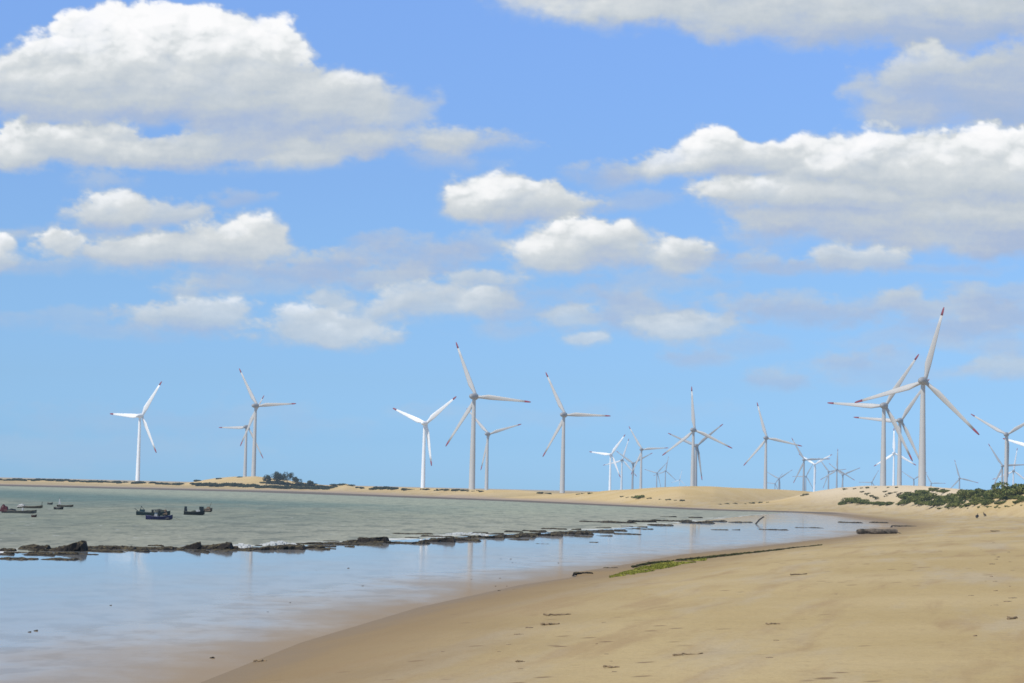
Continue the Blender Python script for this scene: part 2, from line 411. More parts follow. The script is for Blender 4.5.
# ------------------------------------------------------------------ wind turbines
def loft(sections, mat, name, parent, smooth=True):
    n = len(sections[0]); V = [v for s in sections for v in s]; Fc = []
    for i in range(len(sections)-1):
        for k2 in range(n):
            a, b = i*n+k2, i*n+(k2+1) % n; Fc.append((a, b, b+n, a+n))
    Fc.append(tuple(range(n-1, -1, -1))); Fc.append(tuple(range((len(sections)-1)*n, len(sections)*n)))
    return mesh_obj(name, V, Fc, mat, parent, smooth)
BL = 40.0
CHORD = [1.0]
def blade_section(r):
    # r from 0..1 along the blade; returns an aerofoil loop (x = chord, y = thickness, z = radius)
    ch = np.interp(r, [0, .04, .09, .2, .35, .6, .85, .96, 1], [2.0, 2.0, 2.3, 3.4, 3.0, 2.1, 1.4, 1.1, .5])*CHORD[0]
    th = np.interp(r, [0, .05, .2, .5, 1], [2.0, 1.9, 1.0, .42, .12])
    tw = R(np.interp(r, [0, .2, 1], [22, 16, 2])); bend = 1.1*r*r
    off = np.interp(r, [0, .05, .2, 1], [0, 0, .55, .1]); out = []
    for kk in range(12):
        a = 2*math.pi*kk/12; x = math.cos(a)*ch/2+off; y = math.sin(a)*th/2*(1+0.35*math.cos(a))
        out.append((x*math.cos(tw)-y*math.sin(tw), x*math.sin(tw)+y*math.cos(tw)-bend, 1.3+r*(BL-1.3)))
    return out
TIP = 0.885
HUBH = 64.0
def make_turbine(paintm):
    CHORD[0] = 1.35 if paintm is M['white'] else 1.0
    root = empty('wind_turbine')
    prof = []
    for z, r_ in ((0, 2.15), (0.3, 2.1), (20, 1.85), (40, 1.5), (HUBH-2.0, 1.15), (HUBH-1.2, 1.15)):
        prof.append([(r_*math.cos(2*math.pi*k2/20), r_*math.sin(2*math.pi*k2/20), z) for k2 in range(20)])
    loft(prof, paintm, 'tower', root)
    nac = [[(rr*math.cos(2*math.pi*k2/16), y, HUBH+rr*1.02*math.sin(2*math.pi*k2/16)) for k2 in range(16)]
           for y, rr in ((5.2, .35), (4.9, 1.1), (3.6, 1.65), (1.5, 2.0), (-0.6, 2.2), (-1.6, 2.15))]
    loft(nac, M['nacelle_shade'] if paintm is not M['white'] else paintm, 'nacelle', root)
    sp = [[(rr*math.cos(2*math.pi*k2/16), y, HUBH+rr*math.sin(2*math.pi*k2/16)) for k2 in range(16)]
          for y, rr in ((-1.65, 2.1), (-2.6, 2.05), (-3.6, 1.7), (-4.5, 1.05), (-4.9, .25))]
    loft(sp, paintm, 'hub', root)
    for i in range(3):
        b = loft([blade_section(r_) for r_ in (0, .03, .06, .1, .15, .2, .27, .35, .48, .6, .75, TIP)], paintm, 'blade', root)
        loft([blade_section(r_) for r_ in (TIP+.0002, .93, .97, 1)], M['red'], 'blade_tip', b)
    return root
def copy_tree(o, parent=None):
    c = o.copy(); COL.objects.link(c); c.parent = parent
    for ch in children(o):
        if ch is not c: copy_tree(ch, c)
    return c
TURB = [ # hub px, hub py, apparent radius, phase, colour (greys carry cloud shade), label
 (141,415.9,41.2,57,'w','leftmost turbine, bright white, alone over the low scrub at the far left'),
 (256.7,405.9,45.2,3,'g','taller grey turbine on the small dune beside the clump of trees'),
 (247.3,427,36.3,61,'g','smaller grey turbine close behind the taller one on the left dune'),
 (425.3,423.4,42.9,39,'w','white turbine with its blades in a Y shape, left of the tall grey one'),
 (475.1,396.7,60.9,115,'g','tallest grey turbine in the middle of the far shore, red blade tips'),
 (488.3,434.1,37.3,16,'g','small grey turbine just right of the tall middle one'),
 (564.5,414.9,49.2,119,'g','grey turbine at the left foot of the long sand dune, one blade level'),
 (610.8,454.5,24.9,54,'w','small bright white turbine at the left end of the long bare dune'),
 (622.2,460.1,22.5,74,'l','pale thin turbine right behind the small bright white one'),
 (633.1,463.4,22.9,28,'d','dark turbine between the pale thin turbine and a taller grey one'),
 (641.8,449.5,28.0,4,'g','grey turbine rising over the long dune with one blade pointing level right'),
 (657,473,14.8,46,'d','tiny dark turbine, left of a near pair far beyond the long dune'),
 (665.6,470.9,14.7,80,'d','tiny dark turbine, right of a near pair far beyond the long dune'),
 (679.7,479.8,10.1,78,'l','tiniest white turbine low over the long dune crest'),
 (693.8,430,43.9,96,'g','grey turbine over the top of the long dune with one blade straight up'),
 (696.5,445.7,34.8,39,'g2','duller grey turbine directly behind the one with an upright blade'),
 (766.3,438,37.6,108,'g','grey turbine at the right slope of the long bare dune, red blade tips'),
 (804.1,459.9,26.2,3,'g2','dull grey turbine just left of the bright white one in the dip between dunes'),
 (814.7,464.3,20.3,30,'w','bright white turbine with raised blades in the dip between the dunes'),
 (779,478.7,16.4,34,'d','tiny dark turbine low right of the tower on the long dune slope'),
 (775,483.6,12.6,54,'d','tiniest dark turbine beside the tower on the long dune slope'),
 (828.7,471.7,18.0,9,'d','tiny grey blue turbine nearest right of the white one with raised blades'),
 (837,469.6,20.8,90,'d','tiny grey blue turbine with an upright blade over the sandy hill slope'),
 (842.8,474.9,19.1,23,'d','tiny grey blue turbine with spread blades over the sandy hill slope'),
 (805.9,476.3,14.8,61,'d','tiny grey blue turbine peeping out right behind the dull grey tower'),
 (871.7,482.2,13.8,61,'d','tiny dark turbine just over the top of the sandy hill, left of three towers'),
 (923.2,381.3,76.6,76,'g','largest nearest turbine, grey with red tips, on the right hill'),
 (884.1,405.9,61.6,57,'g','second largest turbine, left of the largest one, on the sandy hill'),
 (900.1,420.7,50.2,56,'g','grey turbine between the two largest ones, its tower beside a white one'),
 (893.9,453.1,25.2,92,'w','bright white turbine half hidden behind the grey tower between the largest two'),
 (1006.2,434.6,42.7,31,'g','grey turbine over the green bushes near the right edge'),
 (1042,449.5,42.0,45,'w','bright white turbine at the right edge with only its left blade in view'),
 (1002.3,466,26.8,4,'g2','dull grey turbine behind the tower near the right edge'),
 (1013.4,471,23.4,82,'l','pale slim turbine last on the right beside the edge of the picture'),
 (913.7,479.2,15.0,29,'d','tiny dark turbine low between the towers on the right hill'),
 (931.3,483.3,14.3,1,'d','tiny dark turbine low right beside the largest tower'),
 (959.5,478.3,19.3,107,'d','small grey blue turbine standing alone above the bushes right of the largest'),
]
M['shade_mid'] = paint('turbine_cloud_shade_mid', (0.33, 0.34, 0.35), 0.5, 0.02, 0.15)  # deeper cloud shade put into the colour of the same white paint
M['light'] = paint('turbine_dimmed_white', (0.66, 0.68, 0.70), 0.5, 0.02, 0.15)  # the same white paint, dimmed in colour for weaker light
protos = {}
WIND = R(28)
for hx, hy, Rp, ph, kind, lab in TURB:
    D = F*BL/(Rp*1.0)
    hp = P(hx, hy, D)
    mk = {'w': 'white', 'g': 'grey', 'g2': 'shade_mid', 'd': 'shade_dark', 'l': 'light'}[kind]
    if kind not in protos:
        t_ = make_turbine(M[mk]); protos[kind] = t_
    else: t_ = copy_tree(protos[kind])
    g0 = gz(hp[0], D)
    s = (hp[2]-g0)/HUBH                              # towers stand on the ground
    t_.location = (hp[0]-0.6, D-3*math.cos(WIND), g0-0.2)
    view = math.atan2(hp[0], D)
    t_.rotation_euler = (0, 0, math.pi-WIND)
    for ch in children(t_):
        if ch.name.startswith('tower'): ch.scale = (1, 1, (hp[2]-g0+.2)/HUBH)
        elif ch.name.startswith(('nacelle', 'hub')): ch.location = (0, 0, hp[2]-g0+.2-HUBH)
    bl = [c for c in children(t_) if c.name.startswith('blade')]
    for i, b in enumerate(bl):
        a = R(ph+120*i)
        # blade along local +z turned about the rotor axis (local y); angle is measured from the right-hand horizon
        b.rotation_euler = (0, a-math.pi/2, 0); b.location = (0, -3.0, hp[2]-g0+.2)
    tag(t_, lab, 'wind turbine', 'wind turbines behind the dunes')

# ------------------------------------------------------------------ rocks
def rock_mat(t):
    p = t.pos(); n = t.noise(p, 1.3, 6, 0.7).outputs[0]; n2 = t.noise(p, 5, 4, 0.6).outputs[0]
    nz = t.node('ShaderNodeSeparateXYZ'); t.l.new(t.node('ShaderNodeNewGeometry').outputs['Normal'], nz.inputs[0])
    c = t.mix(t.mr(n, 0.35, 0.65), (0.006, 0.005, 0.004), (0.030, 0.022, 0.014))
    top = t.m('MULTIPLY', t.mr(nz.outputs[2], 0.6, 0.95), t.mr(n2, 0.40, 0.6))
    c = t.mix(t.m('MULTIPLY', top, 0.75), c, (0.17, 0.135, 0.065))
    return t.bsdf(c, 0.75, 0.25, t.bump(t.m('ADD', n, t.m('MULTIPLY', n2, .4)), 0.9, 0.25))
M['rock'] = material('dark_weedy_rock', rock_mat)
def make_rock(name, L, D, h, seed, tilt=0.0, rag=1.0):
    """a broken beachrock slab: flat, ragged in plan, stepped on top"""
    nx_, ny_ = max(14, int(L/0.20)), 17
    nx_ = min(nx_, 80); V = []; Fc = []
    rs = random.Random(seed)
    for j in range(ny_):
        for i in range(nx_):
            a, b = i/(nx_-1)*2-1, j/(ny_-1)*2-1
            x = a*L/2; y = b*D/2
            q = mnoise.noise(Vector((x*0.8+seed*3.1, y*0.9, seed)))
            q2 = mnoise.noise(Vector((x*2.6+seed, y*2.2, seed*1.7)))
            q3 = mnoise.noise(Vector((x*0.3, y*0.3+seed, seed*.7)))
            env = max(0, 1-abs(a+q2*.10)**(18+q*6))*max(0, 1-abs(b+q2*.15)**14)
            st = math.floor((q*0.5+0.5+0.3*q3)*4)/4
            z = h*env*(0.50+0.40*st+0.22*q2*rag+0.30*q3)*(1-tilt)+tilt*h*(a*0.5+0.5)**1.2*env*(1+.12*q2)
            z += h*env*0.16*mnoise.noise(Vector((x*6, y*5, seed)))*(1 if rag < 1.5 else 0)
            V.append((x+q2*0.15*rag, y+(q*0.35*D)+q3*D*0.3, z-0.12 if env > 0.02 else -0.30))
    for j in range(ny_-1):
        for i in range(nx_-1):
            k2 = j*nx_+i; Fc.append((k2, k2+1, k2+nx_+1, k2+nx_))
    return mesh_obj(name, V, Fc, M['rock'])
# px left, px right, py of waterline, height px, tilt, label
ROCKS = [
 (20,46,549,8.5,.1,'broad dark slab with ragged top left of the big tilted boulder'),
 (0,14,551,5,.0,'low dark slab cut by the left edge of the picture'),
 (44,80,551,13.0,.9,'big tilted boulder rising to a square right end, tallest of the reef'),
 (0,32,559.5,4.5,.0,'low weedy slab nearest the left edge in front of the reef'),
 (28,50,553,4,.1,'small dark slab in front of the big tilted boulder'),
 (40,72,560,3.5,.2,'thin flat slab lying alone in the still water below the big boulder'),
 (78,107,550.5,4,.1,'low brown ledge just right of the big tilted boulder'),
 (95,132,549,6,.1,'pale topped ledge with a small lip, second right of the big boulder'),
 (130,170,549.5,5.5,.0,'long flat brown ledge between the lipped slab and the pointed rocks'),
 (160,182,549.5,5,.0,'flat brown ledge beside the first pointed rock'),
 (175,198,549,10,.8,'pointed dark rock, left one of the two peaks'),
 (196,228,549.5,10,.7,'humped brown rock, right one of the two peaks'),
 (222,236,549.5,6,.1,'short dark block beside a gap of foam'),
 (243,272,550,7,.2,'black slab in front of the breaking foam'),
 (262,300,549.5,8.5,.3,'thick black slab with the foam right behind it'),
 (295,322,548.5,6,.1,'brown slab at the right end of the thick black one'),
 (308,334,549,2.6,.1,'thin weed covered strip trailing into the still water'),
 (318,350,544.5,5,.1,'rough brown ledge where the reef steps up'),
 (345,384,542.5,8,.7,'black upturned slab with a lip pointing right'),
 (330,378,545,4,.1,'low dark ledge in front of the upturned black slab'),
 (376,425,543.5,4,.1,'long low brown ledge right of the upturned slab'),
 (420,452,542,7,.7,'dark wedge shaped rock rising to a blunt right end'),
 (448,478,541,5,.1,'blocky dark ledge below a line of white foam'),
 (395,430,534,1.8,.0,'very thin strip of rock awash behind the reef'),
 (470,502,538,5.5,.2,'brown ledge left of the highest weedy block'),
 (498,532,537,6,.4,'weedy dark block standing above its neighbours'),
 (528,560,536,6,.3,'rough weedy block with a notched top'),
 (556,590,534.5,6,.3,'last thick block before the reef breaks up'),
 (585,612,532.5,3.5,.1,'low tail slab at the end of the thick reef'),
 (575,592,537,1.8,.1,'small black stone in the still water, left of three'),
 (594,612,536,2.2,.1,'small black stone in the still water, middle of three'),
 (616,640,534.5,2,.1,'small black stone in the still water, right of three'),
 (600,626,531,2.6,.1,'flat stone with water on both sides near the end of the reef'),
 (582,604,522,1.8,.1,'thin strip of rock awash at the left of the far reef'),
 (604,634,523,2.8,.1,'low far reef slab left of the small hump'),
 (630,654,522,4,.3,'small hump in the far reef'),
 (650,672,525.5,3,.2,'dark near slab below the far reef hump'),
 (654,690,521.5,3,.1,'flat slab in the far reef behind the lagoon'),
 (684,712,523,3.6,.3,'dark slab with a raised right end in the far reef'),
 (690,702,518,2.2,.1,'tiny stone above the far reef, near its right end'),
 (708,726,521.5,2.2,.1,'low right end slab of the far reef'),
 (662,676,517,1.8,.1,'tiny far stone left in the far reef'),
 (730,742,522.5,2.4,.1,'small stone right of the far reef in open still water'),
 (744,752,522.5,2,.1,'smaller stone beside the leaning pole'),
 (712,728,530,1.8,.1,'thin low stone in the blue water below the far reef'),
 (732,740,530,1.5,.1,'tiny thin stone left of the long dark strip'),
 (762,787,530,2.0,.0,'long thin dark strip of rock in the blue water'),
 (798,822,528,1.5,.0,'faint thin strip of rock toward the right shore'),
 (842,862,523,1.8,.0,'thin rock strip at the tip of the water, left one'),
 (872,888,523,2.6,.1,'short dark stone at the tip of the water'),
 (897,918,526.5,1.6,.0,'thin strip of stones on the sand right of the water tip'),
 (536,552,544,1.6,.1,'flat wet stone alone below the reef in the blue water'),
 (590,598,542.5,1.8,.1,'small round stone alone in the blue water'),
 (604,618,568,2.2,.1,'flat stone near the sand left of the green weed'),
 (575,592,575.5,2.6,.2,'pair of dark stones at the water edge left of the green weed'),
 (525,532,582.5,2.2,.2,'single dark pebble at the water edge'),
]
NM = len(ROCKS)
for k2 in range(34):
    px_ = 8+k2*18.2+random.uniform(-6, 6); w = random.uniform(10, 30)
    py_ = np.interp(px_, [p[0] for p in reef_px], [p[1] for p in reef_px])+random.choice([-2.6, -1.6, 1.6, 2.6, 3.4])
    ROCKS.append((px_-w/2, px_+w/2, py_, random.uniform(1.6, 3.4), .1, 'low ragged ledge of the reef shelf between the bigger slabs'))
for k2, (x0, x1, py, hp_, tilt, lab) in enumerate(ROCKS):
    cx, cy = (x0+x1)/2, py
    X, Y, z0 = Gt(cx, cy); mpp = Y/F
    L = (x1-x0)*mpp*1.22; h = hp_*mpp*(0.70 if tilt < .6 else 0.92)+0.08; Dp = min(max(L*0.75, 1.2), 8.5)
    o = make_rock('reef_rock', L, Dp, h, k2+11, tilt, 1.0)
    o.location = (X, Y+Dp*0.4, z0); o.rotation_euler = (0, 0, R(random.uniform(-4, 7)))
    tag(o, lab, 'rock', 'dark slabs of the rock reef' if k2 < NM else 'low ledges of the reef shelf')
# rubble along the reef: small stones nobody could tell apart
stone_me = []
for k2 in range(5):
    o = make_rock('stone', 1.3, 0.9, 0.30, 300+k2, 0.2, 1.0); stone_me.append(o)
rl = np.array([G(a, b+1.2) for a, b in reef_px[1:-2]]); rs_ = np.r_[0, np.cumsum(np.hypot(*np.diff(rl, axis=0).T))]
for k2 in range(132):
    if k2 < 110:
        px_ = random.uniform(0, 720); py_ = np.interp(px_, [p[0] for p in reef_px], [p[1] for p in reef_px])+random.gauss(0.6, 1.4)+(random.random() < .2)*random.uniform(0, 5)
    else:
        px_ = random.uniform(0, 560); lim = np.interp(px_, [p[0] for p in near], [p[1] for p in near]); py_ = random.uniform(556, min(676, lim+4))
    X, Y, z0 = Gt(px_, py_)
    src = stone_me[k2 % 5]
    o = src if k2 < 5 else src.copy()
    if k2 >= 5: COL.objects.link(o)
    s = random.uniform(0.5, 1.5) if k2 < 110 else random.uniform(0.10, 0.28)
    o.location = (X, Y, z0); o.scale = (s*random.uniform(.8, 2.0), s, s*random.uniform(.6, 1.1)) if k2 < 110 else (s*.5, s*.6, s*1.1); o.rotation_euler = (0, 0, random.uniform(-.5, .5))
    if k2 < 110: tag(o, 'small dark stone lying between the slabs of the reef', 'stone', 'small stones along the reef')
    else: tag(o, 'tiny dark stone scattered in the shallow still water', 'stone', 'tiny stones in the still water')
    o.name = 'stone'
# ------------------------------------------------------------------ foam
def foam_mat(t):
    return t.bsdf(t.mix(t.noise(t.pos(), 3, 4).outputs[0], (0.45, 0.46, 0.43), (0.72, 0.72, 0.70)), 0.9, 0.1, t.bump(t.noise(t.pos(), 4, 4).outputs[0], 0.8, 0.2))
M['foam'] = material('white_sea_foam', foam_mat)
def foam(px0, px1, py, hp_, lab, seed):
    rs = random.Random(seed); mb_V = []; mb_F = []
    X0, Y0, _ = Gt((px0+px1)/2, py); mpp = Y0/F; L = (px1-px0)*mpp
    for k3 in range(int(220)):
        u_ = rs.uniform(-1, 1); env = (1-abs(u_)**2.2)
        x = u_*L/2; y = rs.uniform(-1, 1)*1.6; z = rs.random()**1.8*hp_*.62*mpp*env*(0.5+0.5*abs(math.sin(u_*5+seed)))
        r_ = rs.uniform(.04, .11)*(1+env); b = len(mb_V)
        for q in range(8):
            v = (( -1, 1)[q & 1], (-1, 1)[(q >> 1) & 1], (-1, 1)[q >> 2])
            mb_V.append((x+v[0]*r_*rs.uniform(.6, 1.6), y+v[1]*r_, max(z+v[2]*r_*rs.uniform(.3, 1), -.01)))
        mb_F += [tuple(b+i for i in f) for f in ((0,2,3,1),(4,5,7,6),(0,1,5,4),(1,3,7,5),(3,2,6,7),(2,0,4,6))]
    o = mesh_obj('foam', mb_V, mb_F, M['foam']); o.location = (X0, Y0+2.0, 0)
    tag(o, lab, 'foam', kind='stuff')
foam(258, 296, 546, 5.0, 'white foam of a wave breaking behind the thick black slab', 1)
foam(232, 246, 547.5, 2.6, 'foam in the gap between the rocks', 2)
foam(446, 488, 535, 2.2, 'line of white foam behind the middle of the reef', 4)

# ------------------------------------------------------------------ plants
def leaf_mat(name, dark, mid, light):
    def fn(t):
        p = t.pos(); n = t.noise(p, 0.35, 4, 0.6).outputs[0]; n2 = t.noise(p, 2.5, 2, 0.5).outputs[0]
        c = t.mix(t.mr(n, 0.38, 0.62), dark, mid); c = t.mix(t.m('MULTIPLY', t.mr(n2, 0.5, 0.65), 0.7), c, light)
        return t.bsdf(c, 0.7, 0.15)
    return material(name, fn)
M['leaf'] = leaf_mat('bush_leaf', (0.05, 0.072, 0.015), (0.14, 0.155, 0.034), (0.29, 0.27, 0.09))
M['leaf_dull'] = leaf_mat('dry_bush_leaf', (0.075, 0.075, 0.038), (0.13, 0.125, 0.06), (0.22, 0.20, 0.10))
M['leaf_far'] = leaf_mat('far_scrub_leaf', (0.035, 0.045, 0.020), (0.06, 0.065, 0.030), (0.12, 0.11, 0.06))
M['bark'] = paint('grey_brown_bark', (0.13, 0.10, 0.075), 0.9, 0.2, 2)
def leaves(n, rad, leaf, seed, base=0.0, lumps=7, mat='leaf', flat=0.5):
    r = np.random.default_rng(seed)
    # crown = several lumps of different size; leaves sit mostly in their outer shells
    cen = np.stack([r.uniform(-.72, .72, lumps)*rad[0], r.uniform(-.7, .7, lumps)*rad[1], r.uniform(.12, .62, lumps)*rad[2]], -1)
    lr = r.uniform(.24, .48, lumps)
    w = r.integers(0, lumps, n)
    u_ = r.normal(size=(n, 3)); u_ /= np.linalg.norm(u_, axis=1)[:, None]
    q = r.uniform(.55, 1.08, n)**.6
    c = cen[w]+u_*q[:, None]*lr[w][:, None]*np.array([rad[0], rad[1], rad[2]])*np.array([1.1, 1.1, .9])
    c[:, 2] = np.abs(c[:, 2])+base
    nrm = u_+r.normal(scale=.55, size=(n, 3)); nrm /= np.linalg.norm(nrm, axis=1)[:, None]
    a = np.cross(nrm, r.normal(size=(n, 3))); a /= np.linalg.norm(a, axis=1)[:, None]; b = np.cross(nrm, a)
    s = leaf*r.uniform(.6, 1.3, n)[:, None]
    V = np.stack([c-a*s, c-b*s*flat, c+a*s, c+b*s*flat], 1).reshape(-1, 3)
    return np_mesh('foliage', V, np.arange(4*n).reshape(n, 4), M[mat])
def stems(rad, seed, th=0.06):
    r = random.Random(seed); mb = MB()
    for k3 in range(6):
        a = r.uniform(0, 6.28); e = r.uniform(.3, .75)
        tip = (math.cos(a)*rad[0]*e, math.sin(a)*rad[1]*e, rad[2]*r.uniform(.5, .8))
        mid = (tip[0]*.4, tip[1]*.4, tip[2]*.45)
        mb.tube([(0, 0, -.5), mid, tip], [th, th*.7, th*.3], 6)
    me_ = bpy.data.meshes.new('stem'); me_.from_pydata(mb.V, [], mb.F); me_.materials.append(M['bark']); return me_
BUSH = [(leaves(2600, (2.6, 2.2, 1.5), .17, s, lumps=9), stems((2.6, 2.2, 1.5), s)) for s in (1, 2, 3, 4)]
DRYB = [(leaves(700, (1.3, 1.1, .7), .13, 20+s, lumps=6, mat='leaf_dull'), stems((1.3, 1.1, .7), 20+s, .03)) for s in (1, 2)]
FARB = [(leaves(1500, (5.5, 3.5, 2.2), .38, 40+s, lumps=10, mat='leaf_far'), stems((5.5, 3.5, 2.2), 40+s, .1)) for s in (1, 2, 3)]
def bush(kind, x, y, s, lab, group=None, rz=None, sz=1.0, cat='bush', name='bush'):
    f, st = kind[random.randrange(len(kind))]
    o = empty(name, (x, y, gz(x, y)-.15), random.uniform(0, 6.28) if rz is None else rz); o.scale = (s, s, s*sz)
    link('foliage', f, o); link('stem', st, o)
    tag(o, lab, cat, group); return o
def bushpx(kind, px, py, s, lab, group=None, ymin=300, **kw):
    X, Y, Z = Gt(px, py, ymin)
    if kind is BUSH: s *= Y/480
    return bush(kind, X, Y, s, lab, group, **kw)
# green bushes on the front of the right dune
for px_, py_, s, lab in [
 (852,503,.95,'low green bush at the left end of the dune bushes'),
 (843,504.5,.55,'small sparse bush leftmost on the foot of the dune'),
 (862,504,.8,'low bush second from the left end of the dune bushes'),
 (1016,495.5,2.1,'big dark bush at the right edge of the picture'),
 (1003,498,1.55,'dark bush just left of the big one at the right edge'),
 (983,495,1.15,'rounded dark bush with its top against the sky'),
 (971,497,1.25,'dark bush left of the rounded one against the sky'),
 (957,503,1.15,'bright green bush low over the bare sand above the two birds'),
 (944,502,1.1,'green bush in the middle of the dune bushes'),
 (930,500,1.2,'leafy bush right of the largest tower'),
 (921,502,1.0,'green bush directly below the largest tower'),
]: bushpx(BUSH, px_, py_, s, lab, 'green bushes on the right dune')
GB = 'green bushes packed along the right dune'
for k2 in range(125):
    px_ = random.uniform(905, 1060); 
    lo = np.interp(px_, [870, 905, 925, 950, 985, 1024, 1060], [503, 503.5, 504.5, 507.5, 505, 503, 503])
    hi = np.interp(px_, [870, 905, 930, 985, 1024, 1060], [501, 496, 490, 491.5, 491.5, 492])
    bushpx(BUSH, px_, lo-(lo-hi)*random.random()**1.2, random.uniform(.4, .9), 'low green bush packed among its like along the right dune', GB, sz=random.uniform(.6, 1.0))
for k2 in range(14):
    bushpx(BUSH, random.uniform(868, 905), random.uniform(502.5, 505), random.uniform(.4, .65), 'flat green bush along the foot of the sandy hill', 'flat green bushes at the foot of the sandy hill', sz=.7)
for k2 in range(26):
    px_ = random.uniform(940, 1050)
    bushpx(BUSH, px_, np.interp(px_, [940, 985, 1050], [508, 507, 505.5])+random.uniform(-1, 1.2), random.uniform(.12, .3), 'small creeping tuft on the sand below the bushes', 'creeping tufts below the bushes', cat='plant', name='tuft')
for k2 in range(26):
    px_ = random.uniform(885, 912) if k2 < 16 else random.uniform(858, 878)
    py_ = random.uniform(492, 496.5) if k2 < 16 else np.interp(px_, [858, 878], [491, 499])+random.uniform(-1, 1)
    bushpx(DRYB, px_, py_, random.uniform(.6, 1.1), 'dry olive shrub on the bare face of the sandy hill', 'dry shrubs on the sandy hill face', cat='shrub', name='shrub')
for px_, py_, s in [(845,489.6,.9),(855,488.9,.8),(862,488.3,.7),(868,488.2,.9),(876,487.8,.6),(888,487.7,.6),(897,487.8,.7),(806,495.4,1.2),(803,495.8,.9),(931,488.9,.9),(938,489.5,1),(944,490.2,1)]:
    bushpx(DRYB, px_, py_, s, 'tiny dark shrub on the crest line of the sandy hill', 'tiny shrubs on the crest of the sandy hill', cat='shrub', name='shrub', sz=1.2)
# small plants on the long bare dune
bushpx(BUSH, 641, 498.0, .55, 'dark green bush alone on the face of the long bare dune', ymin=600)
bushpx(BUSH, 634, 498.2, .35, 'small bush left beside the lone bush on the bare dune', ymin=600)
for px_, py_ in [(622,497),(628,497.5),(650,498.5),(660,499.5),(669,500),(676,500.5),(682,501),(586,491.8),(578,494.5),(582,494),(590,493.8),(727,504),(735,503.8),(745,504),(752,503.6),(760,503),(720,504.5),(768,502.5)]:
    bushpx(DRYB, px_, py_, random.uniform(.7, 1.2), 'dry tuft on the long bare dune', 'dry tufts on the long bare dune', ymin=600, cat='plant', name='tuft')
# far scrub on the left
for k2 in range(30):
    px_ = 196+k2*4.6+random.uniform(-1.5, 1.5)
    top = np.interp(px_, [190, 200, 240, 270, 330, 345], [484, 484.5, 485.5, 487, 488, 488.5])
    bushpx(FARB, px_, top+random.uniform(.4, 1.6), random.uniform(.7, 1.25), 'dark bush in the green band at the foot of the left dune', 'dark bushes at the foot of the left dune', ymin=1200)
for px_, py_, s in [(197,481.5,.7),(219,479,.5),(240,477.4,.4),(300,486,.5),(316,486.5,.5),(322,487,.6),(335,486,.8),(342,485.3,.7),(351,486,.6),(358,488,.5)]:
    bushpx(FARB, px_, py_, s, 'small dark bush dotted over the left dune', 'small bushes dotted over the left dune', ymin=1200)
for k2 in range(85):
    px_ = random.uniform(-30, 182)
    py_ = np.interp(px_, [-30, 0, 50, 110, 150, 182], [479.4, 479.8, 480.4, 482.4, 483.3, 484.6])+random.uniform(-.3, .9)
    bushpx(FARB, px_, py_, random.uniform(.35, .8), 'low dull scrub bush on the flat shore at the far left', 'low scrub bushes along the far left shore', ymin=1200)
for k2 in range(34):
    px_ = random.uniform(362, 482); 
    py_ = np.interp(px_, [362, 400, 430, 482], [487.5, 489.3, 489.2, 490.6])+random.uniform(0, 1.5)
    s = .75 if 375 < px_ < 395 else random.uniform(.2, .5)
    bushpx(FARB, px_, py_, s, 'low scrub bush on the sand ridge behind the middle of the bay', 'low scrub bushes on the middle ridge', ymin=1000)
for px_, s in [(378,.8),(386,.95),(394,.7),(447,.6),(456,.65),(464,.55),(540,.5),(548,.4)]:
    bushpx(FARB, px_, np.interp(px_, [370, 400, 480, 550], [488.6, 489.2, 491.5, 494]), s, 'darker scrub clump on the sand ridge behind the bay', 'darker scrub clumps on the middle ridge', ymin=1000)
for k2 in range(13):
    px_ = random.uniform(266, 330)
    bushpx(FARB, px_, np.interp(px_, [262, 285, 334], [480.5, 483, 486.2])+random.uniform(-.4, 1.8), random.uniform(.4, .85), 'scrub bush on the right flank of the left dune below the trees', 'scrub bushes on the right flank of the left dune', ymin=1200)
# trees on the left dune
def tree(px, py, h, seed, lab):
    X, Y, Z = Gt(px, py, 1200); r = random.Random(seed)
    o = empty('tree', (X, Y, Z-.3)); mb = MB()
    lean = r.uniform(-.8, .8)
    mb.tube([(0,0,-.5),(lean*.3,0,h*.3),(lean,0,h*.7),(lean*1.2,.2,h*.9)], [.32,.25,.14,.06], 8)
    for k3 in range(5):
        z = h*r.uniform(.3, .6); a = r.uniform(0, 6.28); L = h*r.uniform(.22, .38)
        mb.tube([(lean*z/h, 0, z), (lean*z/h+math.cos(a)*L*.6, math.sin(a)*L*.6, z+L*.35), (lean*z/h+math.cos(a)*L, math.sin(a)*L, z+L*.6)], [.12,.08,.03], 6)
    mb.build('trunk', M['bark'], o)
    c = link('crown', leaves(1400, (h*.42, h*.42, h*.62), .34, seed, base=h*.32, lumps=9, mat='leaf_far'), o); c.location = (lean*.8, 0, 0)
    tag(o, lab, 'tree', 'trees on the left dune')
tree(266, 484.5, 8.0, 61, 'small dark tree leftmost of the clump beside the grey tower')
tree(274, 484.5, 11.0, 62, 'tall dark tree in the left half of the clump on the left dune')
tree(280, 485, 9.5, 63, 'dark tree in the middle of the clump on the left dune')
tree(287, 485, 11.0, 64, 'broad dark tree at the right of the tight clump on the left dune')
tree(297, 486, 8.0, 65, 'lower round tree standing just right of the clump')
tree(311, 486.5, 5.2, 66, 'smallest tree at the right end of the row')
for px_ in (303,308,315,320,326,331,336,270,262,292,265,268,273,277,279,283,285,289,290,294,299,306,311): bushpx(FARB, px_, np.interp(px_, [262,300,336], [483,485.5,487.2]), random.uniform(.35, .6), 'scrub bush between and beside the trees of the left dune', 'scrub around the trees', ymin=1200)

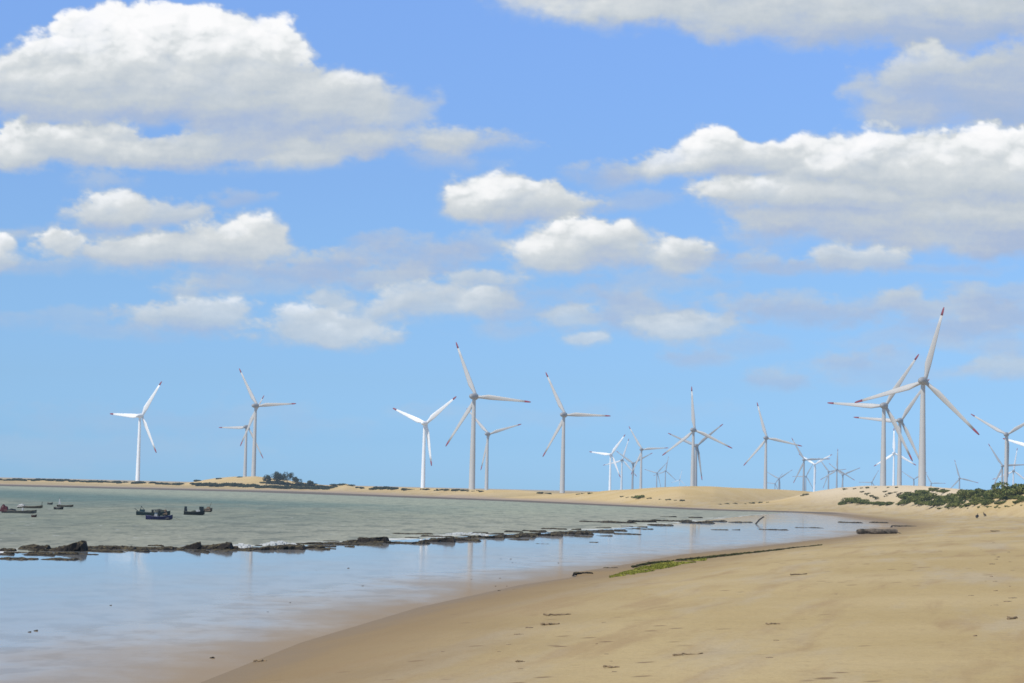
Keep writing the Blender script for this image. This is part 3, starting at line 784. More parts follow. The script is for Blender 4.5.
# ------------------------------------------------------------------ seaweed at the water's edge
def weed_mat(t):
    p = t.pos(); n = t.noise(p, 0.5, 4, 0.6).outputs[0]
    return t.bsdf(t.mix(t.mr(n, 0.4, 0.6), (0.17, 0.18, 0.02), (0.30, 0.29, 0.05)), 0.7, 0.2)
def weed_dark(t):
    p = t.pos(); n = t.noise(p, 0.5, 4, 0.6).outputs[0]
    return t.bsdf(t.mix(t.mr(n, 0.4, 0.6), (0.03, 0.03, 0.014), (0.09, 0.095, 0.025)), 0.7, 0.2)
M['weed'] = material('bright_green_seaweed', weed_mat); M['weed_dark'] = material('dark_seaweed', weed_dark)
def weed(name, lows, highs, n, size, hgt, mat, lab):
    V = []; k3 = 0; xs = [p[0] for p in lows]
    ly = [p[1] for p in lows]; hy = np.interp(xs, [p[0] for p in highs], [p[1] for p in highs])
    cx = rng.uniform(xs[0], xs[-1], n*3); f = rng.random(n*3)
    top = np.interp(cx, xs, hy); bot = np.interp(cx, xs, ly)
    py_ = top+(bot-top)*f
    X = []; Y = []
    ok = []
    for a, b in zip(cx, py_):
        r = ray(a, b); Yv = (0.35-CAMZ)/r[2]; X.append(r[0]*Yv); Y.append(Yv)
    X = np.array(X); Y = np.array(Y)
    Z = np.maximum(H(X, Y), 0); 
    for it in range(3):
        X2 = []; Y2 = []
        for a, b, z in zip(cx, py_, Z):
            r = ray(a, b); Yv = (z-CAMZ)/r[2]; X2.append(r[0]*Yv); Y2.append(Yv)
        X = np.array(X2); Y = np.array(Y2); Z = 0.5*Z+0.5*np.maximum(H(X, Y), 0)
    m = vnoise(X, Y, 1.6, 8)+vnoise(X, Y, .6, 9)*.5 > .50+.9*np.abs(f-.5)**2+.25*(vnoise(X, Y, 5, 12)-.5)
    X, Y, Z = X[m][:n], Y[m][:n], Z[m][:n]; n = len(X)
    Zb = Z
    c = np.stack([X, Y, Z+rng.random(n)*hgt], -1)
    a = rng.normal(size=(n, 3))*np.array([1, 1, .35]); a /= np.linalg.norm(a, axis=1)[:, None]
    b = np.cross(a, rng.normal(size=(n, 3))); b /= np.linalg.norm(b, axis=1)[:, None]
    s = size*rng.uniform(.6, 1.4, n)[:, None]
    o0 = c.mean(0)
    V = (np.stack([c-a*s, c-b*s*.5, c+a*s, c+b*s*.5], 1)-o0).reshape(-1, 3)
    o = link(name, np_mesh(name, V, np.arange(4*n).reshape(n, 4), M[mat])); o.location = o0
    tag(o, lab, 'seaweed', kind='stuff')
weed('seaweed', [(610,578),(640,574),(662,569.5),(684,564.5),(706,561)], [(610,576.5),(630,570.5),(650,564.5),(684,561),(706,558.5)], 7500, .10, .03, 'weed', 'bright green seaweed patch lying at the edge of the wet sand')
weed('seaweed', [(684,561.5),(720,557.2),(760,553),(800,548.0),(822,545.8)], [(684,559.5),(720,555.3),(760,551.5),(800,547.2),(822,545.2)], 5500, .10, .05, 'weed_dark', 'long dark line of seaweed running right from the green patch along the shore')
weed('seaweed', [(632,568),(650,564.5),(700,559.5)], [(632,566.5),(650,562.8),(700,557.6)], 2600, .10, .06, 'weed_dark', 'dark weed rim along the upper side of the green seaweed')

# ------------------------------------------------------------------ driftwood, pole, litter
M['wood'] = paint('wet_grey_driftwood', (0.19, 0.15, 0.11), 0.85, 0.25, 1.2, c2=(0.05, 0.042, 0.03))
M['dark'] = paint('dark_wet_wood', (0.045, 0.04, 0.035), 0.7, 0.2, 2)
X, Y, Z = Gt(877, 534)
mpp = Y/F
root = empty('driftwood_log', (X, Y, Z), R(2)); mb = MB()
pts = []; rad = []
for k2 in range(15):
    u_ = k2/14; pts.append(((u_-.5)*40*mpp, .3*math.sin(u_*5), .28+.05*math.sin(u_*6)+u_*.22)); rad.append((.40+.03*math.sin(k2*1.3))*(0.8 if k2 in (0, 14) else 1))
mb.tube(pts, rad, 12); mb.build('trunk', M['wood'], root, False)
mb = MB()
for a, L in ((-.32, 1.6), (.1, 1.2), (.34, 1.5)):
    x = a*40*mpp; mb.tube([(x, 0, .5), (x+.5, -.5, .5), (x+1.0*L, -1.0, .15)], [.16, .11, .05], 7)
mb.build('branch', M['wood'], root); tag(root, 'long half buried driftwood log at the tip of the still water', 'driftwood')
r0, r1 = P(755, 524, 560), P(762, 516.5, 560)
X, Y, Z = Gt(757, 524); mpp = Y/F
root = empty('leaning_pole', (X, Y, 0)); mb = MB()
mb.tube([(-.5, 0, -.3), (.45, 0, 4.2*mpp), (1.30, 0, 7.2*mpp)], [.17, .16, .15], 8); mb.build('shaft', M['dark'], root)
mb = MB(); mb.box((1.31, 0, 7.25*mpp), (.38, .36, .2), 0, .8); mb.build('cap', M['dark'], root)
tag(root, 'dark pole leaning to the right out of the still water', 'pole')
M['stickw'] = paint('dry_stick_wood', (0.33, 0.24, 0.14), 0.9, 0.2, 2, c2=(0.14, 0.10, 0.06))
def stick(px, py, Lpx, rz, lab, r_=.05, seed=1):
    X, Y, Z = Gt(px, py); L = Lpx*Y/F; rs = random.Random(seed); mb = MB()
    n = 9; mb.tube([((k3/(n-1)-.5)*L, rs.uniform(-.08, .08), r_*.6+rs.uniform(0, .04)) for k3 in range(n)], [r_*(1-.5*k3/n) for k3 in range(n)], 6)
    mb.tube([(L*.1, 0, r_), (L*.22, .25, r_*1.5)], [r_*.6, r_*.3], 5)
    o = mb.build('stick', M['stickw']); o.location = (X, Y, Z-.01); o.rotation_euler = (0, 0, rz)
    tag(o, lab, 'stick', 'sticks washed up on the sand')
stick(798, 575, 32, .9, 'long thin stick lying on the open sand below the seaweed line', .05, 1)
stick(558, 615.5, 30, .4, 'brown stick on the sand near the lower left bend', .045, 2)
stick(550, 625, 22, .5, 'short curved stick just below another one on the lower sand', .05, 3)
stick(688, 655, 36, .45, 'pale stick low in the middle of the foreground sand', .03, 4)
stick(611, 668, 16, .5, 'small stick in the bottom foreground sand', .035, 5)
stick(773, 624.5, 14, .2, 'tiny stick in the middle of the open sand', .03, 6)
stick(1012, 619, 26, 1.0, 'dark stick by the footprints at the right edge', .05, 7)
stick(995, 531.5, 13, .6, 'short dark stick on the sand below the birds', .10, 8)
stick(520, 662, 9, .3, 'faint small stick left in the foreground sand', .03, 9)
stick(260, 661.5, 13, .1, 'dark bit of wood at the wet edge bottom left', .035, 10)

LM = M['scrap'] = paint('dried_brown_weed', (0.29, 0.205, 0.12), 0.95, 0.25, 3, c2=(0.09, 0.065, 0.04))
scr = []
for k2 in range(4):
    o = make_rock('weed_scrap', 1.0, 0.7, 0.42, 500+k2, 0.1, 1.6); o.data.materials[0] = LM; scr.append(o)
for k2 in range(36):
    q = random.random()
    if k2 < 20: px_, py_ = random.gauss(1000, 22), random.gauss(578, 22)
    elif k2 < 27: px_ = random.uniform(480, 640); py_ = random.uniform(612, 672)
    else: px_ = random.uniform(420, 1020); py_ = random.uniform(np.interp(px_, [420, 600, 850, 1020], [625, 590, 555, 535]), 680)
    X, Y, Z = Gt(min(px_, 1040), py_)
    o = scr[k2 % 4] if k2 < 4 else scr[k2 % 4].copy()
    if k2 >= 4: COL.objects.link(o)
    s_ = random.uniform(.09, .24)*(Y/110)**.6
    o.location = (X, Y, Z-.005); o.scale = (s_*random.uniform(.8, 2.2), s_*1.6, s_); o.rotation_euler = (0, 0, random.uniform(-.4, .9)); o.name = 'weed_scrap'
    tag(o, 'small brown scrap of dried weed lying on the open sand', 'weed scrap', 'scraps of dried weed on the sand')

# ------------------------------------------------------------------ birds on the sand
M['black_f'] = paint('black_feathers', (0.022, 0.020, 0.020), 0.7, 0.2, 8)
M['brown_f'] = paint('brown_feathers', (0.10, 0.075, 0.05), 0.7, 0.2, 8)
M['skin'] = paint('grey_bare_skin', (0.07, 0.06, 0.06), 0.6, 0.1, 8)
def bird(px, py, h, mat, rz, lab):
    X, Y, Z = Gt(px, py); s = h
    root = empty('vulture', (X, Y, Z), rz); root.scale = (s*1.35, s*1.35, s)
    prof = [(-.30,.10,.015),(-.22,.22,.05),(-.10,.38,.12),(.02,.52,.165),(.12,.64,.15),(.18,.74,.085),(.21,.82,.05),(.22,.88,.045),(.24,.93,.06),(.29,.94,.045),(.33,.93,.015)]
    mb = MB(); mb.tube([(a, 0, b) for a, b, c in prof], [c for a, b, c in prof], 12); mb.build('body', mat, root, True)
    for sy_ in (-1, 1):
        w = MB(); w.tube([(.10, sy_*.13, .66), (-.05, sy_*.17, .48), (-.20, sy_*.12, .28), (-.30, sy_*.06, .14)], [.05, .085, .06, .015], 8); w.build('wing', mat, root, True)
        l = MB(); l.tube([(.03, sy_*.07, .42), (.05, sy_*.08, .2), (.04, sy_*.08, .02)], [.05, .022, .018], 6)
        l.tube([(-.03, sy_*.08, .015), (.14, sy_*.08, .012)], [.014, .008], 5); l.build('leg', M['skin'], root)
    b = MB(); b.tube([(.31, 0, .935), (.38, 0, .925), (.40, 0, .89)], [.025, .018, .004], 6); b.build('beak', M['skin'], root)
    tag(root, lab, 'bird', 'birds standing on the sand')
bird(977.2, 518.6, 1.3, M['black_f'], 1.1, 'black bird standing upright on the sand, left of two')
bird(984.6, 516.8, 1.25, M['brown_f'], 2.2, 'brown bird standing on the sand, right of two')

# ------------------------------------------------------------------ boats
def bp(name, c, r_=0.5): return paint(name, c, r_, 0.15, 2)
M['navy'] = bp('navy_paint', (0.02, 0.022, 0.10)); M['teal'] = bp('teal_paint', (0.008, 0.035, 0.042)); M['black'] = bp('black_paint', (0.012, 0.02, 0.022))
M['bwhite'] = bp('white_boat_paint', (0.5, 0.5, 0.48)); M['wine'] = bp('dark_red_cloth', (0.07, 0.008, 0.012)); M['bwood'] = bp('worn_boat_wood', (0.12, 0.095, 0.065))
M['net'] = bp('olive_net', (0.04, 0.045, 0.03)); M['bgrey'] = bp('grey_boat_paint', (0.14, 0.14, 0.13)); M['orange'] = bp('dull_orange', (0.13, 0.085, 0.05))
def hull(L, B, D, mat, root, sheer=.5, trimm=None, stern=.6):
    n = 17; secs = []; m = 7
    for i in range(n):
        u_ = i/(n-1); w = B/2*(math.sin(math.pi*min(u_*1.0+.0, 1))**.55 if u_ > .5 else (stern+(1-stern)*math.sin(math.pi*u_)**.8))
        w = max(w, .02); zt = D*.62+sheer*(2*u_-1)**2*(1.0 if u_ > .5 else .55); zb = -D*.38+ (u_**6)*D*.6
        sec = []
        for k3 in range(m):
            a = -1+2*k3/(m-1); sec.append((L*(u_-.5)+(sheer*.3*u_**4), w*math.copysign(abs(a)**.7, a) if a else 0, zb+(zt-zb)*abs(a)**2.2))
        secs.append(sec)
    V = [v for s in secs for v in s]; Fc = []
    for i in range(n-1):
        for k3 in range(m-1):
            a = i*m+k3; Fc.append((a, a+1, a+m+1, a+m))
    b0 = len(V); Fc.append(tuple(range(m)))                    # transom
    for s in secs: V += [(s[0][0], s[0][1]*.9, s[0][2]-.16), (s[-1][0], s[-1][1]*.9, s[-1][2]-.16)]
    for i in range(n-1):
        a = b0+2*i; Fc.append((a, a+1, a+3, a+2))               # inner deck
        Fc.append((i*m, a, a+2, (i+1)*m)); Fc.append((a+1, i*m+m-1, (i+1)*m+m-1, a+3))
    mesh_obj('hull', V, Fc, mat, root, True)
    g = MB()
    for e in (0, -1): g.tube([(s[e][0], s[e][1], s[e][2]+.02) for s in secs], .05, 6)
    g.build('gunwale', trimm or M['bwood'], root)
    return secs
def boat_root(px, py, rz, lab, group='fishing boats moored in the bay'):
    X, Y = G(px, py); o = empty('fishing_boat', (X, Y, 0), rz); tag(o, lab, 'boat', group); return o, Y/F
def pile(root, x, w, h, mat, name, seed, y=0, z=.2):
    V = []; Fc = []; n = 9
    for j in range(n):
        for i in range(n):
            a, b = i/(n-1)*2-1, j/(n-1)*2-1; e = max(0, 1-a*a)*max(0, 1-b*b)
            V.append((x+a*w/2, y+b*.6, z+h*e**.5*(1+.28*mnoise.noise(Vector((a*1.6, b*1.5, seed))))))
    for j in range(n-1):
        for i in range(n-1): k3 = j*n+i; Fc.append((k3, k3+1, k3+n+1, k3+n))
    return mesh_obj(name, V, Fc, mat, root)
def motor(root, x, z=.4, mat=None):
    m_ = empty('x'); COL.objects.unlink(m_); bpy.data.objects.remove(m_)
    mb = MB(); mb.box((x, 0, z+.45), (.34, .30, .45), 0, .8); o = mb.build('outboard_motor', mat or M['black'], root)
    mb = MB(); mb.tube([(x, 0, z+.3), (x-.08, 0, -.35)], [.07, .06], 6); mb.box((x+.12, 0, z+.15), (.2, .22, .12)); mb.build('bracket', M['bgrey'], o)
# teal boat with nets and gear
r_, k = boat_root(153, 515.3, 0, 'long dark teal fishing boat with nets and a post at the stern'); L = 33*k
hull(L, 1.7, .7, M['teal'], r_, .38, M['teal'])
pile(r_, L*.22, 2.4, .9, M['net'], 'net_pile', 1); pile(r_, L*.36, 1.1, .8, M['orange'], 'gear_pile', 3); pile(r_, 0, 1.6, .45, M['bwood'], 'gear_pile', 5)
mb = MB(); mb.tube([(-L*.40, 0, .4), (-L*.36, 0, 1.55)], .05, 6); mb.tube([(-L*.44, 0, .6), (-L*.56, 0, 1.1)], .05, 6); mb.tube([(-L*.36, 0, 1.5), (-L*.25, 0, .8)], .03, 6); mb.build('mast', M['black'], r_)
mb = MB(); mb.box((-L*.33, 0, .7), (.9, .8, .55), 0, .85); mb.build('locker', M['teal'], r_)
# navy boat with a small shelter
r_, k = boat_root(159, 519.5, 0, 'navy blue fishing boat with a small black shelter, nearest of the boats'); L = 26*k
hull(L, 1.6, .7, M['navy'], r_, .28, M['navy'])
mb = MB()
for dx in (-.55, .5):
    for dy in (-.45, .45): mb.box((-L*.12+dx, dy, .85), (.16, .12, 1.1))
mb.build('shelter_frame', M['black'], r_)
mb = MB(); mb.box((-L*.12, 0, 1.45), (1.4, 1.1, .14), 0, .9); mb.build('shelter_roof', M['black'], r_)
mb = MB(); mb.box((-L*.12, 0, .7), (.45, .5, .7), 0, .9); mb.build('helm_box', M['bwhite'], r_)
pile(r_, L*.22, 1.6, .35, M['bgrey'], 'gear_pile', 8)
mb = MB(); mb.tube([(L*.52, 0, .5), (L*.7, 0, .15), (L*.85, 0, -.05)], .02, 5); mb.build('mooring_rope', M['bwood'], r_)
# black boat on the right
r_, k = boat_root(194, 514.8, R(4), 'black fishing boat with raised black stern and dark crates, right of the others'); L = 20*k
hull(L, 1.6, .75, M['black'], r_, .3, M['black'])
mb = MB(); mb.box((-L*.42, 0, 1.0), (.55, .9, 1.0), 0, .75); mb.build('stern_locker', M['black'], r_)
mb = MB(); mb.box((L*.36, 0, .95), (.7, .7, 1.1), 0, 1.12); mb.build('bow_crate', M['black'], r_)
mb = MB(); mb.box((L*.20, 0, .75), (.7, .8, .35)); mb.build('thwart', M['bwhite'], r_)
pile(r_, 0, 1.5, .6, M['net'], 'net_pile', 4)
# brown raft-like boat right of it
r_, k = boat_root(207, 511.8, R(-12), 'small worn brown boat just right of the black one'); L = 10*k
hull(L, 1.3, .8, M['bwood'], r_, .3); pile(r_, .3, 1.3, .8, M['orange'], 'gear_pile', 6)
mb = MB(); mb.tube([(L*.1, 0, .3), (L*.45, 0, 1.9)], .04, 5); mb.build('pole', M['bwood'], r_)
# left group
r_, k = boat_root(19, 513, R(3), 'long low brown boat with a dark red bundle at its left end'); L = 34*k
hull(L, 1.4, .55, M['bgrey'], r_, .2)
b_ = pile(r_, -L*.43, 1.5, 1.15, M['wine'], 'red_bundle', 9); pile(r_, -L*.2, 1.6, .5, M['black'], 'gear_pile', 2); pile(r_, L*.28, 1.5, .3, M['net'], 'gear_pile', 12)
mb = MB(); mb.box((L*.10, 0, .55), (.3, .4, .7), 0, .8); mb.build('fuel_can', M['bwhite'], r_)
r_, k = boat_root(30, 508, R(-5), 'pale boat with a white cloth heap behind the one with the red bundle'); L = 25*k
hull(L, 1.4, .5, M['bwood'], r_, .25); pile(r_, -L*.35, 1.6, .55, M['bwhite'], 'white_cloth', 3)
mb = MB(); mb.tube([(L*.47, 0, .3), (L*.49, 0, 1.3)], .05, 5); mb.build('bow_post', M['black'], r_)
r_, k = boat_root(34, 517.0, 0, 'tiny dark dinghy low on the water in front of the red bundle boat'); L = 5*k
hull(L, .7, .4, M['wine'], r_, .1)
r_, k = boat_root(58.5, 509.3, 0, 'small dark rowing boat below a white sail at the left'); L = 9*k
hull(L, 1.1, .5, M['black'], r_, .25); pile(r_, 0, .8, .3, M['bgrey'], 'gear_pile', 7)
r_, k = boat_root(65, 506.8, R(4), 'slim brown boat with a small furled white sail'); L = 16*k
hull(L, 1.2, .45, M['bwood'], r_, .15)
mb = MB(); mb.tube([(-L*.35, 0, .2), (-L*.35, 0, 1.9)], .05, 6); mb.build('mast', M['bwood'], r_)
mesh_obj('furled_sail', [(-L*.35,.03,1.9),(-L*.42,.03,.5),(-L*.25,.15,.45),(-L*.35,-.03,1.9),(-L*.42,-.1,.5),(-L*.25,-.1,.45)], [(0,1,2),(3,5,4),(0,3,4,1),(1,4,5,2),(2,5,3,0)], M['bwhite'], r_)
r_, k = boat_root(50, 504.5, R(2), 'faint small grey boat farthest out at the left'); L = 5*k
hull(L, 1.0, .5, M['bgrey'], r_, .2)

# ------------------------------------------------------------------ sun and sky
SUN = Vector((-0.55, -0.55, 0.95)).normalized()
ld = bpy.data.lights.new('sun', 'SUN'); ld.energy = 3.6; ld.angle = R(0.53); ld.color = (1, .955, .88)
lo = bpy.data.objects.new('sun', ld); COL.objects.link(lo); lo.rotation_euler = (-SUN).to_track_quat('-Z', 'Y').to_euler(); lo.location = (0, -20, 80)
world = bpy.data.worlds.new('World'); sc.world = world; world.use_nodes = True
wt = NT(world.node_tree); world.node_tree.nodes.clear()
sky = wt.node('ShaderNodeTexSky', sky_type='NISHITA'); sky.sun_disc = False
sky.sun_elevation = math.asin(SUN.z); sky.sun_rotation = math.atan2(SUN.x, SUN.y)
sky.air_density = 1.0; sky.dust_density = 0.3; sky.ozone_density = 2.0
dirv = wt.node('ShaderNodeTexCoord').outputs['Generated']
sx = wt.node('ShaderNodeSeparateXYZ'); wt.l.new(dirv, sx.inputs[0])
ya = wt.m('MAXIMUM', wt.m('ABSOLUTE', sx.outputs[1]), 0.02)
U = wt.m('DIVIDE', sx.outputs[0], ya); Vv = wt.m('DIVIDE', wt.m('ABSOLUTE', sx.outputs[2]), ya)
PUFF = [ # px, py, rx, ry, softness, opacity, brightness offset, contrast   (back to front)
 # upper right slab
 (600,-6,120,34,.5,.95,.62,.4),(700,-5,150,46,.35,1,.6,.5),(830,-2,170,52,.28,1,.55,.55),(960,0,160,56,.28,1,.5,.55),(1120,0,160,56,.3,1,.5,.5),
 # grey lump under it
 (955,98,95,42,0.5,0.85,0.3,0.35),(1030,95,80,48,0.5,0.9,0.28,0.35),(900,120,40,25,0.7,0.75,0.3,0.3),(925,75,45,26,0.5,0.7,0.45,0.4),
 # right big bank
 (640,172,50,13,0.9,0.75,0.3,0.3),(880,232,134.4,25.3,0.7,1,0.36,0.3),(1000,240,123.2,25.3,0.6,1,0.34,0.3),(1130,235,134.4,34.5,0.6,1,0.34,0.3),(800,225,67.2,16.1,0.9,0.84,0.28,0.3),
 (930,212,190.4,29.9,0.5,1,0.46,0.35),(1080,205,156.8,41.4,0.5,1,0.48,0.35),
 (830,195,117.6,27.6,0.45,1,0.53,0.45),(745,197,44.8,17.25,0.5,1,0.58,0.5),
 (1010,170,75,36,0.4,1,0.62,0.55),(940,172,70,34,0.4,1,0.62,0.55),(870,165,60,32,0.35,1,0.68,0.6),(815,165,52,27,0.35,1,0.7,0.6),(1090,165,70,40,0.4,1,0.6,0.5),
 (745,168,52,20,0.5,0.95,0.48,0.5),(710,158,36,24,0.35,1,0.66,0.6),(668,166,34,16,0.5,0.9,0.62,0.5),
 # big left bank: lower sheet, then the tower of cloud
 (470,150,44,14,1,0.75,0.35,0.3),(390,148,90,18,0.8,0.8,0.42,0.3),(240,152,190,17,0.5,1,0.45,0.35),(60,150,110,20,0.45,1,0.55,0.45),(110,145,65,21,0.45,1,0.58,0.5),(30,147,40,22,0.4,1,0.62,0.5),(180,150,50,18,0.5,0.9,0.55,0.4),
 (395,120,42,30,0.7,0.8,0.42,0.4),(340,112,52,38,0.5,0.95,0.5,0.5),(300,109,55,36,0.5,0.9,0.46,0.4),(260,128,80,26,0.6,0.9,0.4,0.3),
 (30,102,70,26,0.5,1,0.36,0.35),(140,96,150,34,0.4,1,0.42,0.4),(230,92,75,44,0.35,1,0.6,0.6),(60,76,66,36,0.35,1,0.62,0.6),
 (255,62,48,40,0.3,1,0.72,0.6),(195,52,55,42,0.28,1,0.8,0.6),(110,52,56,38,0.28,1,0.8,0.6),(155,44,50,38,0.28,1,0.82,0.6),(150,88,110,34,0.7,0.8,0.55,0.35),(15,104,42,22,0.6,0.9,0.42,0.4),
 # left middle
 (140,240,123.2,13.8,1,0.728,0.28,0.2),(160,218,49.28,20.7,0.6,0.896,0.5,0.45),(108,214,42.56,23,0.5,0.952,0.56,0.5),(165,255,123.2,17.25,0.6,1,0.44,0.4),(62,250,31.36,14.95,0.5,1,0.6,0.5),(245,243,49.28,27.6,0.5,1,0.58,0.5),(200,250,61.6,21.85,0.6,1,0.5,0.4),
 (2,252,15.68,12.65,0.7,0.896,0.58,0.5),(4,270,17.92,11.5,0.8,0.84,0.48,0.4),
 # left low
 (185,292,33.6,13.8,1,0.812,0.43,0.4),(320,303,26.88,14.95,0.9,0.84,0.48,0.4),(195,320,69.44,20.7,0.6,0.896,0.52,0.45),(160,318,38.08,16.1,0.7,0.784,0.48,0.4),(320,334,64.96,18.4,0.5,1,0.58,0.5),(288,328,38.08,19.55,0.6,0.896,0.54,0.4),
 # centre
 (378,243,32,10.8,1,0.611,0.2,0.2),(240,198,30,8.4,1,0.552,0.2,0.2),(430,272,70,13.2,1,0.65,0.2,0.2),(380,278,64.96,14.95,0.8,0.84,0.44,0.4),(478,286,40.32,16.1,0.8,0.84,0.48,0.4),(440,310,67.2,18.4,0.8,0.84,0.48,0.4),(484,312,31.36,17.25,0.7,0.84,0.48,0.4),
 (545,208,51.52,19.55,0.5,1,0.52,0.5),(500,204,51.52,25.3,0.4,1,0.6,0.55),(535,200,35.84,21.85,0.4,1,0.6,0.5),(470,208,22.4,16.1,0.6,1,0.58,0.5),
 (650,262,89.6,18.4,0.8,0.784,0.38,0.3),(590,254,69.44,28.75,0.5,1,0.5,0.5),(592,244,40.32,20.7,0.5,1,0.6,0.5),(688,262,33.6,20.7,0.6,0.896,0.52,0.5),(560,262,44.8,18.4,0.7,0.896,0.44,0.4),
 (566,325,35.84,17.25,0.7,0.784,0.52,0.4),(582,345,22.4,8.05,0.8,0.84,0.58,0.3),(640,322,67.2,17.25,1,0.728,0.23,0.2),(692,328,51.52,14.95,0.6,0.896,0.52,0.4),(740,308,40.32,13.8,1,0.728,0.38,0.3),
 (800,318,90,12,1,0.65,0.2,0.2),(850,264,47.04,14.95,0.7,0.84,0.5,0.4),(790,270,60,12,1,0.747,0.25,0.2),(935,312,62.72,17.25,0.9,0.84,0.4,0.3),(1000,325,67.2,16.1,1,0.812,0.26,0.2),
 (770,383,44,10.8,1,0.552,0.25,0.2),(850,362,40,13.2,1,0.611,0.25,0.2),(1005,374,46,16,0.9,0.725,0.42,0.3),(700,358,40,10.8,1,0.494,0.2,0.2),(960,286,24,6,1,0.455,0.2,0.2),
 # faint lavender scraps low in the sky
 (330,270,90,14.4,1,0.715,0.25,0.25),(60,322,60,9.6,1,0.39,0.22,0.2),(250,288,60,10.8,1,0.52,0.25,0.2),(420,250,50,10.8,1,0.52,0.25,0.2),(470,250,40,14.4,1,0.585,0.3,0.25),(110,180,40,12,1,0.5,0.35,0.25),
 (520,318,40,16.8,1,0.585,0.28,0.25),(620,312,60,14.4,1,0.585,0.28,0.25),(725,262,60,12,1,0.585,0.25,0.2),(780,312,50,21.6,1,0.65,0.28,0.25),(870,312,60,16.8,1,0.65,0.28,0.25),(960,328,70,14.4,1,0.65,0.25,0.2),(700,358,34,12,1,0.52,0.22,0.2),(775,384,40,9.6,1,0.52,0.25,0.2),(850,364,36,12,1,0.52,0.3,0.2),(985,376,50,14,1,0.5,0.4,0.3),(1010,352,30,12,1,0.52,0.3,0.2),
 (640,205,40,12,1,0.455,0.25,0.2),(600,180,40,12,1,0.52,0.28,0.2),(960,270,60,9.6,1,0.52,0.2,0.2),(440,165,60,10,1,0.5,0.35,0.3),(290,165,80,10,1,0.6,0.42,0.3),
 (560,300,70,12,1,.5,.24,.2),(400,262,110,13,1,.55,.3,.25),(250,275,110,12,1,.45,.26,.2),(350,318,50,14,.9,.6,.4,.3),(520,335,60,9,1,.4,.25,.2),(650,285,90,12,1,.5,.26,.2),(1000,300,80,16,1,.6,.3,.25),(900,342,70,10,1,.4,.24,.2),(60,270,90,10,1,.4,.28,.2),(420,300,40,18,.7,.75,.5,.4),(130,335,70,8,1,.35,.25,.2),
 (200,425,190,22,1,.35,.12,.1),(60,455,220,16,1,.35,.12,.1),(560,418,150,14,1,.25,.14,.1),(900,375,120,18,1,.45,.25,.2),(1000,345,60,14,1,.5,.3,.2),(735,345,70,12,1,.45,.22,.2),(630,300,60,12,1,.4,.25,.2),
 # outside the picture, so that the sky goes on
 (-120,94,110,50,0.4,1,0.6,0.5),(-200,230,100.8,25.3,0.5,1,0.53,0.5),(1250,150,130,50,0.4,1,0.6,0.5),(1300,280,100.8,20.7,0.6,0.896,0.48,0.4),(-150,330,78.4,16.1,0.7,0.84,0.48,0.4),
 (200,-116,160,40,0.4,1,0.55,0.5),(700,-170,190,55,0.4,1,0.66,0.5),(1150,-200,170,50,0.4,1,0.66,0.5),(-200,-146,160,40,0.4,1,0.5,0.5),(420,-300,220,50,0.4,1,0.5,0.5),
]

